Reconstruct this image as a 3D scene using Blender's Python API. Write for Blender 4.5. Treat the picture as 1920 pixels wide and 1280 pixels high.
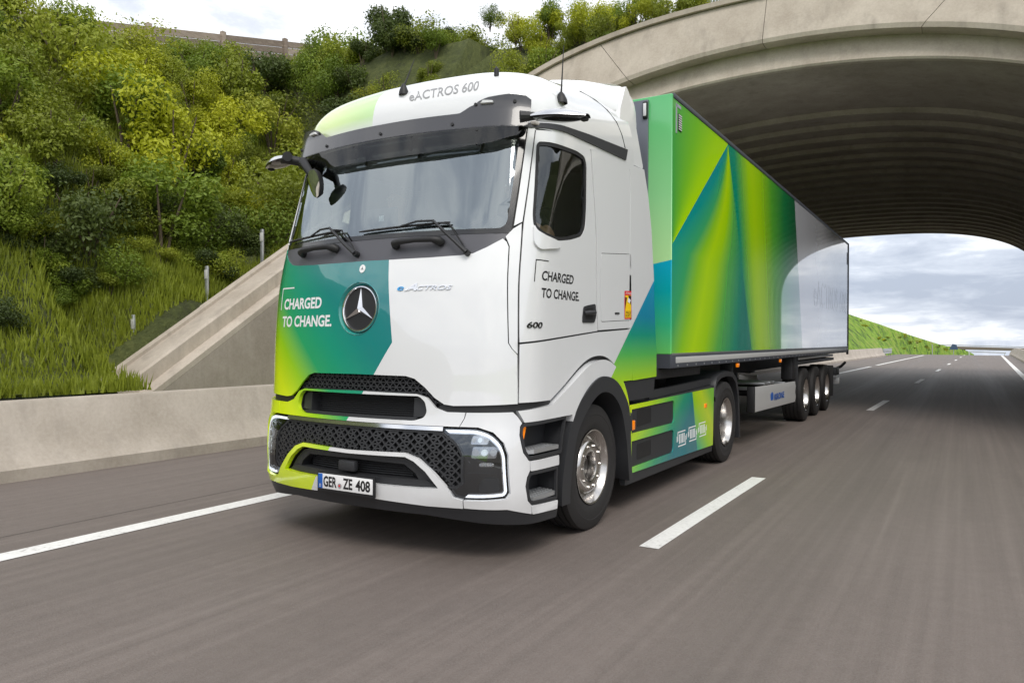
import bpy, bmesh, math, random
import numpy as np
from mathutils import Vector, Matrix
from mathutils.geometry import delaunay_2d_cdt
R = math.radians
random.seed(4); rng = np.random.default_rng(7)
scene = bpy.context.scene
for o in list(bpy.data.objects): bpy.data.objects.remove(o)
col = scene.collection

# ------------------------------------------------------------------ camera
cam_d = bpy.data.cameras.new('camera'); cam = bpy.data.objects.new('camera', cam_d); col.objects.link(cam)
CAM = Vector((3.7824, -4.0932, 1.5259)); YAW, PITCH, ROLL = .5371, -.0024, .0043
fw = Vector((-math.sin(YAW)*math.cos(PITCH), math.cos(YAW)*math.cos(PITCH), math.sin(PITCH)))
rt = Vector((math.cos(YAW), math.sin(YAW), 0)); up = rt.cross(fw)
r2 = rt*math.cos(ROLL)+up*math.sin(ROLL); u2 = up*math.cos(ROLL)-rt*math.sin(ROLL)
cam.matrix_world = Matrix(((r2.x, u2.x, -fw.x, CAM.x), (r2.y, u2.y, -fw.y, CAM.y), (r2.z, u2.z, -fw.z, CAM.z), (0, 0, 0, 1)))
cam_d.sensor_width = 36; cam_d.lens = 1418/1920*36; cam_d.clip_start = .05; cam_d.clip_end = 12000
scene.camera = cam

# ------------------------------------------------------------------ shader expression helper
class NT:
    def __init__(s, tree): s.t = tree; s.n = tree.nodes; s.l = tree.links
    def node(s, typ, **kw):
        n = s.n.new(typ)
        for k, v in kw.items(): setattr(n, k, v)
        return n
    def put(s, sock, v):
        if isinstance(v, X): s.l.new(v.s, sock)
        elif hasattr(v, 'is_output'): s.l.new(v, sock)
        else: sock.default_value = v
    def math(s, op, *a):
        n = s.node('ShaderNodeMath', operation=op)
        for i, v in enumerate(a): s.put(n.inputs[i], v)
        return X(s, n.outputs[0])
    def ramp(s, f, stops, interp='LINEAR'):
        n = s.node('ShaderNodeValToRGB'); s.put(n.inputs[0], f); e = n.color_ramp; e.interpolation = interp
        while len(e.elements) < len(stops): e.elements.new(.5)
        for el, (p, c) in zip(e.elements, sorted(stops, key=lambda q: q[0])):
            el.position = p; el.color = (c[0], c[1], c[2], 1) if not isinstance(c, (int, float)) else (c, c, c, 1)
        return n.outputs[0]
    def mix(s, f, a, b, blend='MIX'):
        n = s.node('ShaderNodeMix', data_type='RGBA', blend_type=blend); s.put(n.inputs[0], f)
        for i, v in ((6, a), (7, b)):
            if isinstance(v, tuple): n.inputs[i].default_value = (*v[:3], 1)
            else: s.put(n.inputs[i], v)
        return n.outputs[2]
    def xyz(s, v):
        n = s.node('ShaderNodeSeparateXYZ'); s.put(n.inputs[0], v); return [X(s, o) for o in n.outputs]
    def vec(s, x, y, z):
        n = s.node('ShaderNodeCombineXYZ')
        for i, v in enumerate((x, y, z)): s.put(n.inputs[i], v)
        return n.outputs[0]
    def noise(s, v, scale, detail=4, rough=.55, dist=0):
        n = s.node('ShaderNodeTexNoise'); s.put(n.inputs['Vector'], v); n.inputs['Scale'].default_value = scale
        n.inputs['Detail'].default_value = detail; n.inputs['Roughness'].default_value = rough; n.inputs['Distortion'].default_value = dist
        return X(s, n.outputs[0])
    def bump(s, h, strength=.3, dist=.01):
        n = s.node('ShaderNodeBump'); s.put(n.inputs['Height'], h); n.inputs['Strength'].default_value = strength
        n.inputs['Distance'].default_value = dist; return n.outputs[0]
class X:
    def __init__(s, nt, sock): s.nt = nt; s.s = sock
    def __add__(a, b): return a.nt.math('ADD', a, b)
    __radd__ = __add__
    def __sub__(a, b): return a.nt.math('SUBTRACT', a, b)
    def __rsub__(a, b): return a.nt.math('SUBTRACT', b, a)
    def __mul__(a, b): return a.nt.math('MULTIPLY', a, b)
    __rmul__ = __mul__
    def __truediv__(a, b): return a.nt.math('DIVIDE', a, b)
    def __rtruediv__(a, b): return a.nt.math('DIVIDE', b, a)
    def __lt__(a, b): return a.nt.math('LESS_THAN', a, b)
    def __gt__(a, b): return a.nt.math('GREATER_THAN', a, b)
    def clamp(a): n = a.nt.math('ADD', a, 0.0); n.s.node.use_clamp = True; return n
    def max(a, b): return a.nt.math('MAXIMUM', a, b)
    def min(a, b): return a.nt.math('MINIMUM', a, b)

# ------------------------------------------------------------------ world: bright broken overcast over a Nishita sky, one soft sun
SUN_EL, SUN_AZ = R(50), R(136)          # azimuth from +Y (north), clockwise
world = bpy.data.worlds.new('World'); scene.world = world; world.use_nodes = True
w = NT(world.node_tree); w.n.clear()
sky = w.node('ShaderNodeTexSky', sky_type='NISHITA', sun_disc=False, sun_elevation=SUN_EL, sun_rotation=SUN_AZ)
d = w.node('ShaderNodeTexCoord').outputs['Generated']
dx, dy, dz = w.xyz(d)
up_ = dz.max(0.0)
inv = 1.0/(up_+.16)
pc = w.vec(dx*inv, dy*inv, dz*.5)
n1 = w.noise(pc, 2.3, 7, .6, .4); n2 = w.noise(w.vec(dx*2.2+1.7, dy*2.2, dz*12.0), 1.0, 6, .55, .5)
low = (1.0-up_/.30).clamp()
cf = n1*(1.0-low*.75)+n2*(low*.75)+((up_-.16)*3.0).clamp()*.05-(1.0-w.math('ABSOLUTE', up_-.062)/.055).clamp()*.10
cloud = w.ramp(cf, [(.36, (.36, .41, .52)), (.46, (.55, .60, .70)), (.55, (.95, .97, 1.0)), (.70, (1.15, 1.15, 1.15))])
hi = (up_*2.2).clamp()
cloud2 = w.mix(hi*.34, cloud, (1.15, 1.15, 1.15))
bg1 = w.node('ShaderNodeBackground'); w.l.new(sky.outputs[0], bg1.inputs[0]); bg1.inputs[1].default_value = .10
bg2 = w.node('ShaderNodeBackground'); w.l.new(cloud2, bg2.inputs[0]); bg2.inputs[1].default_value = 1.10
ms = w.node('ShaderNodeMixShader'); ms.inputs[0].default_value = .90
w.l.new(bg1.outputs[0], ms.inputs[1]); w.l.new(bg2.outputs[0], ms.inputs[2])
wo = w.node('ShaderNodeOutputWorld'); w.l.new(ms.outputs[0], wo.inputs[0])
sd = bpy.data.lights.new('sun', 'SUN'); sd.energy = 1.5; sd.angle = R(24); sd.color = (1, .95, .88)
so = bpy.data.objects.new('sun', sd); col.objects.link(so)
sdir = Vector((math.sin(SUN_AZ)*math.cos(SUN_EL), math.cos(SUN_AZ)*math.cos(SUN_EL), math.sin(SUN_EL)))
so.rotation_euler = sdir.to_track_quat('Z', 'Y').to_euler()
vs = scene.view_settings; vs.view_transform = 'Standard'; vs.look = 'None'; vs.exposure = 0.28; vs.gamma = 1.0; vs.use_curve_mapping = False

# ------------------------------------------------------------------ mesh helpers
def link_mesh(name, verts, faces, mat, parent=None, smooth=35):
    me = bpy.data.meshes.new(name); me.from_pydata([tuple(v) for v in verts], [], faces); me.update()
    return link_me(name, me, mat, parent, smooth)
def link_me(name, me, mat, parent=None, smooth=35):
    if mat is not None: me.materials.clear(); me.materials.append(mat)
    if smooth is not None and len(me.polygons):
        me.polygons.foreach_set('use_smooth', [True]*len(me.polygons))
        if smooth < 180: me.set_sharp_from_angle(angle=R(smooth))
    o = bpy.data.objects.new(name, me); col.objects.link(o)
    if parent is not None: attach(o, parent)
    return o
def attach(o, parent):
    o.parent = parent
    b = parent
    off = Vector((0, 0, 0))
    while b: off += b.location; b = b.parent
    o.location = -off
def empty(name, loc=(0, 0, 0), parent=None):
    e = bpy.data.objects.new(name, None); col.objects.link(e); e.location = loc; e.empty_display_size = .2
    if parent is not None: e.parent = parent
    return e
def tag(o, label=None, cat=None, group=None, kind=None):
    if label: o['label'] = label
    if cat: o['category'] = cat
    if group: o['group'] = group
    if kind: o['kind'] = kind
    return o
class MB:
    def __init__(s): s.v = []; s.f = []
    def add(s, v, f):
        b = len(s.v); s.v += [tuple(p) for p in v]; s.f += [tuple(i+b for i in q) for q in f]; return s
    def box(s, c, size, bev=0, rot=None, seg=2):
        bm = bmesh.new(); bmesh.ops.create_cube(bm, size=1)
        bmesh.ops.scale(bm, vec=size, verts=bm.verts)
        if bev: bmesh.ops.bevel(bm, geom=bm.edges[:], offset=min(bev, min(size)*.49), segments=seg, affect='EDGES', profile=.5)
        if rot is not None: bmesh.ops.rotate(bm, matrix=rot, verts=bm.verts)
        bmesh.ops.translate(bm, vec=c, verts=bm.verts)
        bm.verts.index_update()
        s.add([v.co for v in bm.verts], [[v.index for v in f.verts] for f in bm.faces]); bm.free(); return s
    def tube(s, path, r, seg=8, cap=True):
        path = [Vector(p) for p in path]; n = len(path); rr = r if isinstance(r, (list, tuple)) else [r]*n
        rings = []; ref = None
        for i in range(n):
            t = (path[min(i+1, n-1)]-path[max(i-1, 0)]).normalized()
            if ref is None: ref = Vector((0, 0, 1)) if abs(t.z) < .9 else Vector((1, 0, 0))
            a = t.cross(ref).normalized(); b = a.cross(t).normalized(); ref = b
            rings.append([path[i]+(a*math.cos(k*2*math.pi/seg)+b*math.sin(k*2*math.pi/seg))*rr[i] for k in range(seg)])
        v = [p for q in rings for p in q]; f = []
        for i in range(n-1):
            for k in range(seg):
                f.append((i*seg+k, i*seg+(k+1) % seg, (i+1)*seg+(k+1) % seg, (i+1)*seg+k))
        if cap: f.append(tuple(range(seg-1, -1, -1))); f.append(tuple((n-1)*seg+k for k in range(seg)))
        return s.add(v, f)
    def lathe(s, prof, c, seg=48, axis='X'):
        v = []; f = []; n = len(prof)
        for k in range(seg):
            a = 2*math.pi*k/seg; ca, sa = math.cos(a), math.sin(a)
            for h, r in prof:
                v.append((c[0]+h, c[1]+r*ca, c[2]+r*sa) if axis == 'X' else ((c[0]+r*ca, c[1]+h, c[2]+r*sa) if axis == 'Y' else (c[0]+r*ca, c[1]+r*sa, c[2]+h)))
        for k in range(seg):
            k2 = (k+1) % seg
            for i in range(n-1): f.append((k*n+i, k*n+i+1, k2*n+i+1, k2*n+i))
        return s.add(v, f)
    def prism(s, poly, fn, d):              # poly 2-D, fn(p,q,h)->xyz, extruded h=0..d
        n = len(poly); v = [fn(p, q, 0) for p, q in poly]+[fn(p, q, d) for p, q in poly]
        f = [(i, (i+1) % n, n+(i+1) % n, n+i) for i in range(n)]+[tuple(range(n-1, -1, -1)), tuple(range(n, 2*n))]
        return s.add(v, f)
    def loft(s, rings, close=False, cap=False):
        n = len(rings[0]); v = [p for q in rings for p in q]; f = []
        for i in range(len(rings)-1):
            for k in range(n if close else n-1):
                k2 = (k+1) % n; f.append((i*n+k, i*n+k2, (i+1)*n+k2, (i+1)*n+k))
        if cap: f.append(tuple(range(n-1, -1, -1))); f.append(tuple((len(rings)-1)*n+k for k in range(n)))
        return s.add(v, f)
    def build(s, name, mat, parent=None, smooth=35, fixn=True):
        me = bpy.data.meshes.new(name); me.from_pydata(s.v, [], s.f); me.update()
        if fixn:
            bm = bmesh.new(); bm.from_mesh(me); bmesh.ops.recalc_face_normals(bm, faces=bm.faces); bm.to_mesh(me); bm.free()
        return link_me(name, me, mat, parent, smooth)
def fillet(poly, r, n=5):
    out = []; N = len(poly)
    for i in range(N):
        a, b, c = (np.array(poly[j % N], float) for j in (i-1, i, i+1))
        p, q = a-b, c-b; lp, lq = np.linalg.norm(p), np.linalg.norm(q); t = min(r, lp*.45, lq*.45)
        s0, s1 = b+p/lp*t, b+q/lq*t
        for k in range(n+1):
            w_ = k/n; out.append(tuple((1-w_)**2*s0+2*w_*(1-w_)*b+w_*w_*s1))
    return out

# ------------------------------------------------------------------ materials
MATS = {}
def mat(name, color=(.5, .5, .5), rough=.5, metal=0, coat=0, fn=None, spec=.5, emis=None, bumpn=None):
    if name in MATS: return MATS[name]
    m = bpy.data.materials.new(name); m.use_nodes = True; t = NT(m.node_tree); b = t.n['Principled BSDF']
    b.inputs['Base Color'].default_value = (*color, 1); b.inputs['Roughness'].default_value = rough; b.inputs['Metallic'].default_value = metal
    b.inputs['Coat Weight'].default_value = coat; b.inputs['Coat Roughness'].default_value = .02; b.inputs['Specular IOR Level'].default_value = spec
    if emis: b.inputs['Emission Color'].default_value = (*emis[:3], 1); b.inputs['Emission Strength'].default_value = emis[3]
    if bumpn:
        v = t.node('ShaderNodeTexCoord').outputs['Object']; h = t.noise(v, bumpn[0], 4); t.l.new(t.bump(h, bumpn[1], bumpn[2]), b.inputs['Normal'])
        rr = h*.25+(rough-.12); t.l.new(rr.s, b.inputs['Roughness'])
    if fn: fn(t, b)
    MATS[name] = m; return m
def objc(t): return t.node('ShaderNodeTexCoord').outputs['Object']
WHITE = (.76, .77, .78)
LIME, LGRN, GRN, TEAL = (.74, .92, .003), (.30, .66, .02), (.008, .37, .15), (.0, .20, .20)
def dirt(t, b, c):                        # faint road film, uneven
    n = t.noise(objc(t), 2.3, 5, .6); z = t.xyz(objc(t))[2]
    k = ((n-.35)*1.1).clamp()*((1.5-z)*.40).clamp()
    t.l.new(t.mix(k, c, (.30, .27, .23)), b.inputs['Base Color'])
    b.inputs['Coat IOR'].default_value = 1.65
def cab_livery(t, b):
    x, y, z = t.xyz(objc(t))
    xb = (.323-(z-1.503)*.155).min(.323-(1.503-z)*.655)
    front = (x < xb)*(y < .95)*(z < 2.27)
    tt = x+(z-1.0)
    cfr = t.ramp((tt+1.2)/2.2, [(0.0, LIME), (.22, LIME), (.36, (.34, .68, .01)), (.50, (.01, .38, .14)), (.64, (.0, .31, .19)), (.80, (.0, .22, .20)), (1, (.0, .19, .20))])
    side = (z < (y-1.87)*.81+1.341)*(y > 1.55)*(x > 0.0)
    cs = t.ramp((z-1.0)/1.1, [(0, LIME), (.16, (.42, .74, .01)), (.36, (.10, .52, .10)), (.52, (.0, .34, .22)), (.68, (.0, .26, .42)), (1, (.0, .34, .58))])
    c = t.mix(front, WHITE, cfr); c = t.mix(side, c, cs)
    dirt(t, b, c)
def roof_livery(t, b):
    x, y, z = t.xyz(objc(t))
    k = (x < -.16)*((z-3.14)*8.0).clamp()*((x+1.15)*4.0).clamp()*((1.35-y)*3.0).clamp()
    c = t.ramp((x+1.0)/.9, [(0, (.66, .80, .22)), (.5, (.60, .80, .28)), (1, (.50, .76, .36))])  # lime livery patch, with the bleaching of overexposed light put into its colour
    dirt(t, b, t.mix(k, WHITE, c))
def skirt_livery(t, b):
    x, y, z = t.xyz(objc(t))
    yb = 4.06+(.95-z)*.28
    tl = (y-2.2)*.40+(.95-z)*.62
    cl = t.ramp(tl, [(0, LIME), (.24, (.50, .78, .01)), (.46, (.14, .56, .07)), (.66, (.0, .33, .18)), (.85, (.0, .20, .24))])
    tr = (y-4.0)*.72+(z-.3)*.75
    cr = t.ramp(tr, [(0, (.0, .36, .50)), (.22, (.05, .48, .22)), (.5, (.36, .70, .01)), (.75, (.62, .82, .005)), (1, (.25, .62, .06))])
    dirt(t, b, t.mix(y > yb, cl, cr))
def trailer_livery(t, b):
    x, y, z = t.xyz(objc(t))
    d1 = 3.28+(z-2.51)*1.42                       # diagonal
    d2 = 5.33+(3.95-z)*.50                        # middle fold
    d3 = 9.66+(3.96-z)*.32                        # white edge
    a = (y-3.25)*.42+(z-2.4)*.0
    ta = (y-3.25)/(d1-3.25).max(.05)
    ca = t.ramp(ta, [(0, (0.066, 0.449, 0.079)), (.4, (0.211, 0.634, 0.026)), (.8, (0.475, 0.871, 0.003)), (1, (0.528, 0.924, 0.000))])
    tb = (y-d1.max(3.2))/(d2-d1.max(3.2)).max(.05)
    sb = (tb-(z-1.43)*.24+.55)/1.35
    cb = t.ramp(sb, [(0, (.0, .32, .36)), (.2, (.0, .37, .33)), (.38, (.05, .47, .16)), (.48, (.32, .70, .02)), (.57, (.56, .88, .0)), (.66, (.44, .80, .0)), (.78, (.12, .53, .08)), (.95, (.0, .31, .19)), (1, (.0, .25, .18))])
    tc = (y-d2)/(d3-d2)+(2.65-z)*.05
    cc = t.ramp(tc, [(0, (.0, .34, .20)), (.06, (.13, .52, .08)), (.16, (.46, .82, .0)), (.22, (.52, .86, .0)), (.32, (.42, .78, .0)), (.5, (.10, .47, .03)), (.72, (.0, .23, .06)), (.88, (.0, .15, .05)), (1, (.0, .13, .05))])
    c = t.mix(y > d1, ca, cb); c = t.mix(y > d2, c, cc); c = t.mix(y > d3, c, (.55, .56, .60))
    # front wall
    fz = 2.30+(x-1.09)*.18
    cu = t.ramp((z-2.3)/1.7, [(0, (0.554, 0.924, 0.422)), (.4, (0.330, 0.766, 0.343)), (1, (0.092, 0.528, 0.172))])
    cl = t.ramp((z-1.35)/.95, [(0, (0.185, 0.660, 0.132)), (.35, (0.040, 0.528, 0.264)), (.7, (0.000, 0.436, 0.475)), (1, (0.000, 0.449, 0.660))])
    cfw = t.mix(z > fz, cl, cu)
    c = t.mix(y < 3.245, c, cfw)
    n = t.noise(objc(t), 1.3, 4)
    t.l.new(c, b.inputs['Base Color'])
    t.l.new((n*.10+.13).s, b.inputs['Roughness'])
    wv = t.noise(t.vec(x, y*.5, z*.35), 1.6, 2)
    t.l.new(t.bump(wv, .04, .02), b.inputs['Normal'])
M_cab = mat('cab_paint', WHITE, .25, coat=1.0, fn=cab_livery)
M_roof = mat('roof_paint', WHITE, .25, coat=1.0, fn=roof_livery)
M_skirt = mat('skirt_paint', WHITE, .25, coat=.6, fn=skirt_livery)
M_trl = mat('trailer_vinyl', WHITE, .2, coat=.9, fn=trailer_livery)
M_wht = mat('white_plastic', (.74, .75, .76), .35, coat=.3)
M_grey = mat('grey_plastic', (.085, .085, .098), .42, bumpn=(350, .05, .001))
M_dark = mat('dark_plastic', (.026, .027, .030), .5, bumpn=(260, .08, .001))
M_black = mat('black_plastic', (.011, .011, .012), .55)
M_gloss = mat('gloss_black', (.008, .008, .009), .12, coat=.5)
M_rub = mat('rubber', (.018, .017, .017), .68, bumpn=(90, .2, .002))
M_chas = mat('chassis_paint', (.016, .016, .018), .55, bumpn=(20, .2, .004))
M_chrome = mat('chrome', (.82, .82, .83), .09, 1)
M_alu = mat('aluminium_rim', (.60, .58, .56), .22, 1, bumpn=(30, .06, .002))
M_galv = mat('aluminium_rail', (.46, .47, .48), .35, .85, bumpn=(18, .08, .002))
M_silver = mat('silver_panel', (.55, .55, .54), .38, .25)
M_navy = mat('dark_rail', (.06, .065, .08), .45)
M_amber = mat('amber_lens', (.85, .22, .0), .2, coat=.6, emis=(1, .25, 0, .25))
M_led = mat('led_strip', (.95, .96, 1), .2, emis=(.95, .97, 1, .85))
M_ink = mat('black_print', (.012, .012, .014), .4)
M_wprint = mat('white_print', (.82, .82, .82), .4)
M_gprint = mat('silver_print', (.30, .30, .31), .4)
M_lprint = mat('grey_print', (.36, .37, .43), .4)
M_blue = mat('blue_print', (.01, .10, .42), .4)
M_cyan = mat('cyan_badge', (.02, .35, .75), .25, coat=.5)
M_red = mat('red_print', (.70, .02, .03), .45)
M_yel = mat('yellow_print', (.90, .58, .0), .45)
M_int = mat('cab_interior', (.06, .06, .066), .75)
M_intl = mat('cab_interior_light', (.46, .44, .40), .8)
def glass(name, tint, refl, rc=(.9, .96, 1)):
    m = bpy.data.materials.new(name); m.use_nodes = True; t = NT(m.node_tree); t.n.clear()
    tr = t.node('ShaderNodeBsdfTransparent'); tr.inputs[0].default_value = (*tint, 1)
    gl = t.node('ShaderNodeBsdfGlossy'); gl.inputs[0].default_value = (*rc, 1); gl.inputs['Roughness'].default_value = .015
    lw = t.node('ShaderNodeLayerWeight'); lw.inputs[0].default_value = .35
    mx = t.node('ShaderNodeMixShader'); f = (X(t, lw.outputs['Fresnel'])*.8+refl).clamp(); t.l.new(f.s, mx.inputs[0])
    t.l.new(tr.outputs[0], mx.inputs[1]); t.l.new(gl.outputs[0], mx.inputs[2])
    o = t.node('ShaderNodeOutputMaterial'); t.l.new(mx.outputs[0], o.inputs[0]); return m
G_wind = glass('windscreen_glass', (.72, .82, .80), .25, (.86, .95, 1.0))
G_side = glass('side_glass', (.66, .72, .68), .05)
G_visor = glass('smoked_acrylic', (.26, .27, .24), .03, (.8, .8, .8))
G_lens = glass('lamp_glass', (.85, .87, .9), .06)
G_mirr = mat('mirror_glass', (.8, .85, .85), .03, 1)
# ------------------------------------------------------------------ setting: materials
def asphalt_fn(t, b):
    v = objc(t); x, y, z = t.xyz(v)
    fine = t.noise(v, 85, 3, .7); mid = t.noise(v, 9, 4, .6); st = t.noise(t.vec(x*7.0, y*.10, 0.0), 1.4, 5, .6); big = t.noise(v, .35, 4)
    sp = t.node('ShaderNodeTexVoronoi'); t.put(sp.inputs['Vector'], v); sp.inputs['Scale'].default_value = 120
    agg = X(t, sp.outputs['Distance'])
    k = fine*.27+mid*.15+st*.42+big*.16
    c = t.ramp(k, [(.36, (.088, .067, .057)), (.5, (.130, .101, .088)), (.64, (.182, .147, .130))])
    c = t.mix((agg*1.4).clamp()*.35, c, (.20, .185, .17))
    lx = t.math('PINGPONG', x+.05-y*.0, .95); tr = ((.30-t.math('ABSOLUTE', lx-.90))*4.0).clamp()*(x > -2.0)*(st*1.4-.25).clamp()
    c = t.mix(tr*.30, c, (.070, .058, .052))
    pt = ((t.noise(t.vec(x*1.2, y*.5, 0.0), .9, 5, .65)-.56)*5.0).clamp(); c = t.mix(pt*.22, c, (.055, .047, .043))
    t.l.new(c, b.inputs['Base Color']); t.l.new((fine*.2+.58-tr*.10).s, b.inputs['Roughness'])
    t.l.new(t.bump(fine*.6+agg*.6, .35, .006), b.inputs['Normal'])
M_road = mat('asphalt', (.12, .1, .09), .8, fn=asphalt_fn)
def line_fn(t, b):
    v = objc(t); n = t.noise(v, 26, 5, .7); n2 = t.noise(v, 3, 3)
    t.l.new(t.ramp(n*.7+n2*.3, [(.32, (.36, .34, .32)), (.43, (.70, .69, .67)), (.6, (.80, .79, .77))]), b.inputs['Base Color'])
M_line = mat('road_paint', (.65, .64, .62), .6, fn=line_fn)
def concrete(name, c0, c1, stain=.5):
    def fn(t, b):
        v = objc(t); x, y, z = t.xyz(v)
        n = t.noise(v, 1.1, 6, .62); f = t.noise(v, 24, 4, .65); dr = t.noise(t.vec(x*2.4, y*2.4, z*.22), 1.5, 5, .6)
        c = t.ramp(n*.55+f*.25+dr*.2, [(.34, c0), (.62, c1)])
        c = t.mix(((dr-.52)*3.0).clamp()*stain, c, (c0[0]*.42, c0[1]*.42, c0[2]*.42))
        t.l.new(c, b.inputs['Base Color']); t.l.new(t.bump(f*.6+n*.4, .3, .012), b.inputs['Normal'])
    return mat(name, c1, .85, fn=fn)
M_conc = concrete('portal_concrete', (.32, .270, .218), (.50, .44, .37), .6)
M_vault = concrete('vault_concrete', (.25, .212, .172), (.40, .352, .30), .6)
M_barr = concrete('barrier_concrete', (.33, .285, .235), (.50, .445, .385), .45)
def soil_fn(t, b):
    v = objc(t); n = t.noise(v, .6, 6, .6); f = t.noise(v, 6, 6, .7)
    t.l.new(t.ramp(n*.5+f*.5, [(.34, (.030, .034, .012)), (.48, (.062, .076, .018)), (.6, (.10, .115, .03)), (.7, (.14, .125, .06))]), b.inputs['Base Color'])
    t.l.new(t.bump(f, .8, .15), b.inputs['Normal'])
M_soil = mat('slope_turf', (.06, .08, .02), .9, fn=soil_fn)
def hill_fn(t, b):
    v = objc(t); n = t.noise(v, .3, 6, .6); f = t.noise(v, 1.2, 6, .75)
    t.l.new(t.ramp(n*.5+f*.5, [(.40, (.05, .085, .012)), (.47, (.13, .25, .015)), (.53, (.22, .36, .02)), (.60, (.26, .30, .06)), (.66, (.17, .13, .08))]), b.inputs['Base Color'])
    t.l.new(t.bump(f, 1, .3), b.inputs['Normal'])
M_hill = mat('hill_grass', (.12, .2, .03), .9, fn=hill_fn)
def leaf_mat(name, dark, lite, warm):
    def fn(t, b):
        oi = t.node('ShaderNodeObjectInfo'); r0 = X(t, oi.outputs['Random']); v = objc(t); n = t.noise(v, 2.2, 4); n2 = t.noise(v, 23, 2)
        c = t.ramp(n*.35+n2*.35+r0*.3, [(.25, dark), (.55, lite), (.78, warm)])
        t.l.new(c, b.inputs['Base Color']); b.inputs['Transmission Weight'].default_value = 0
        tl = t.node('ShaderNodeBsdfTranslucent'); t.l.new(c, tl.inputs[0]); ad = t.node('ShaderNodeMixShader'); ad.inputs[0].default_value = .35
        t.l.new(b.outputs[0], ad.inputs[1]); t.l.new(tl.outputs[0], ad.inputs[2])
        t.l.new(ad.outputs[0], t.n['Material Output'].inputs[0])
    return mat(name, lite, .6, fn=fn)
L_olive = leaf_mat('olive_leaves', (.11, .135, .012), (.28, .33, .024), (.44, .43, .05))
L_green = leaf_mat('green_leaves', (.07, .11, .012), (.19, .27, .022), (.33, .38, .035))
L_yell = leaf_mat('yellow_leaves', (.23, .26, .012), (.47, .50, .02), (.60, .56, .05))
L_dark = leaf_mat('dark_leaves', (.028, .045, .010), (.075, .11, .018), (.13, .165, .03))
M_bark = mat('bark', (.10, .075, .05), .9, bumpn=(30, .5, .01))
def wood_fn(t, b):
    v = objc(t); x, y, z = t.xyz(v); oi = X(t, t.node('ShaderNodeObjectInfo').outputs['Random'])
    n = t.noise(t.vec(x*2.0, y*2.0, z*9.0), 2, 5); t.l.new(t.ramp(n*.6+oi*.4, [(.3, (.20, .155, .125)), (.55, (.33, .265, .22)), (.75, (.42, .35, .30))]), b.inputs['Base Color'])
M_wood = mat('weathered_boards', (.3, .25, .2), .85, fn=wood_fn)
M_wht_ = mat('post_plate', (.55, .55, .53), .5)
M_steel = mat('galvanised_steel', (.48, .49, .50), .42, .7, bumpn=(14, .1, .003))

# ------------------------------------------------------------------ setting: road
def shift(Y): return .0245*(math.sqrt(Y*Y+36)-6) if Y > 0 else 0.0
def drop(Y): return -.001*(Y-92)**2 if 92 < Y < 132 else (0.0 if Y <= 92 else -1.6-.08*(Y-132))
YS = list(np.arange(-60, 0, 4.0))+list(np.arange(0, 140, 2.0))+[140, 170, 220, 300, 400]
def strip(xa, xb, ys, z, nx=1):
    v = []; f = []
    for Y in ys:
        for k in range(nx+1): v.append((xa+(xb-xa)*k/nx+shift(Y), Y, drop(Y)+z))
    for i in range(len(ys)-1):
        for k in range(nx): f.append((i*(nx+1)+k, i*(nx+1)+k+1, (i+1)*(nx+1)+k+1, (i+1)*(nx+1)+k))
    return v, f
GY = [-3000, -800, -200, -60]+[y for y in YS if y > -60]+[700, 1500, 4000, 9000]
gv = []; gf = []; GX = [-4000, -900, -200, -60, -20, -8, 0, 8, 20, 60, 200, 900, 4000]
for Y in GY:
    for Xx in GX: gv.append((Xx, Y, drop(Y)-.06))
for i in range(len(GY)-1):
    for k in range(len(GX)-1): a = i*len(GX)+k; gf.append((a, a+1, a+1+len(GX), a+len(GX)))
tag(link_mesh('ground', gv, gf, M_hill), kind='structure')
road = link_mesh('road', *strip(-5.1, 6.6, YS, 0), M_road); tag(road, kind='structure')
link_mesh('edge_line', *strip(-2.04, -1.84, [y for y in YS if y <= 47], .004), M_line, road)
link_mesh('edge_line', *strip(-2.04, -1.84, [49, 52, 56, 60, 66, 72, 78, 84, 90, 100], .004), M_line, road)
link_mesh('median_line', *strip(5.24, 5.46, YS, .004), M_line, road)
for k in range(-3, 9):
    y0_ = 1.2+13.05*k
    link_mesh('lane_dash', *strip(1.73, 1.88, [y0_+3.35*q/3 for q in range(4)], .004), M_line, road)
link_mesh('shoulder_seam', *strip(-2.52, -2.512, [y for y in YS if -20 < y < 90], .003), mat('seam_tar', (.085, .072, .065), .75), road)

# ------------------------------------------------------------------ barriers
def barrier(name, prof, x0, ys, label, joints=6.0):
    r = empty(name, (x0+shift(ys[0]), ys[0], 0))
    y = ys[0]
    while y < ys[1]-.1:
        y1 = min(y+joints, ys[1]); st = [y+.006, (y+y1)/2, y1-.006]
        mb = MB(); mb.loft([[(x0+shift(Y)+p, Y, drop(Y)+q) for p, q in prof] for Y in st], close=True, cap=True)
        mb.build('barrier_section', M_barr, r, 30); y = y1
    return tag(r, label, 'barrier')
NJ = [(0, -.05), (0, .13), (-.03, .15), (-.24, .40), (-.34, .80), (-.36, .825), (-.56, .825), (-.58, .80), (-.66, .40), (-.90, .13), (-.90, -.05)]
barrier('concrete_barrier', NJ, -4.82, (-14, 82), 'beige concrete barrier along the hard shoulder on the left', 12.0)
NJ2 = [(-p, q) for p, q in NJ]
barrier('concrete_barrier', NJ2, 6.25, (-8, 120), 'beige concrete barrier at the far right road edge', 12.0)
gr = empty('guard_rail', (-5.2+shift(82), 82, 0)); tag(gr, 'short grey steel guard rail at the end of the concrete barrier', 'guard rail')
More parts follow.
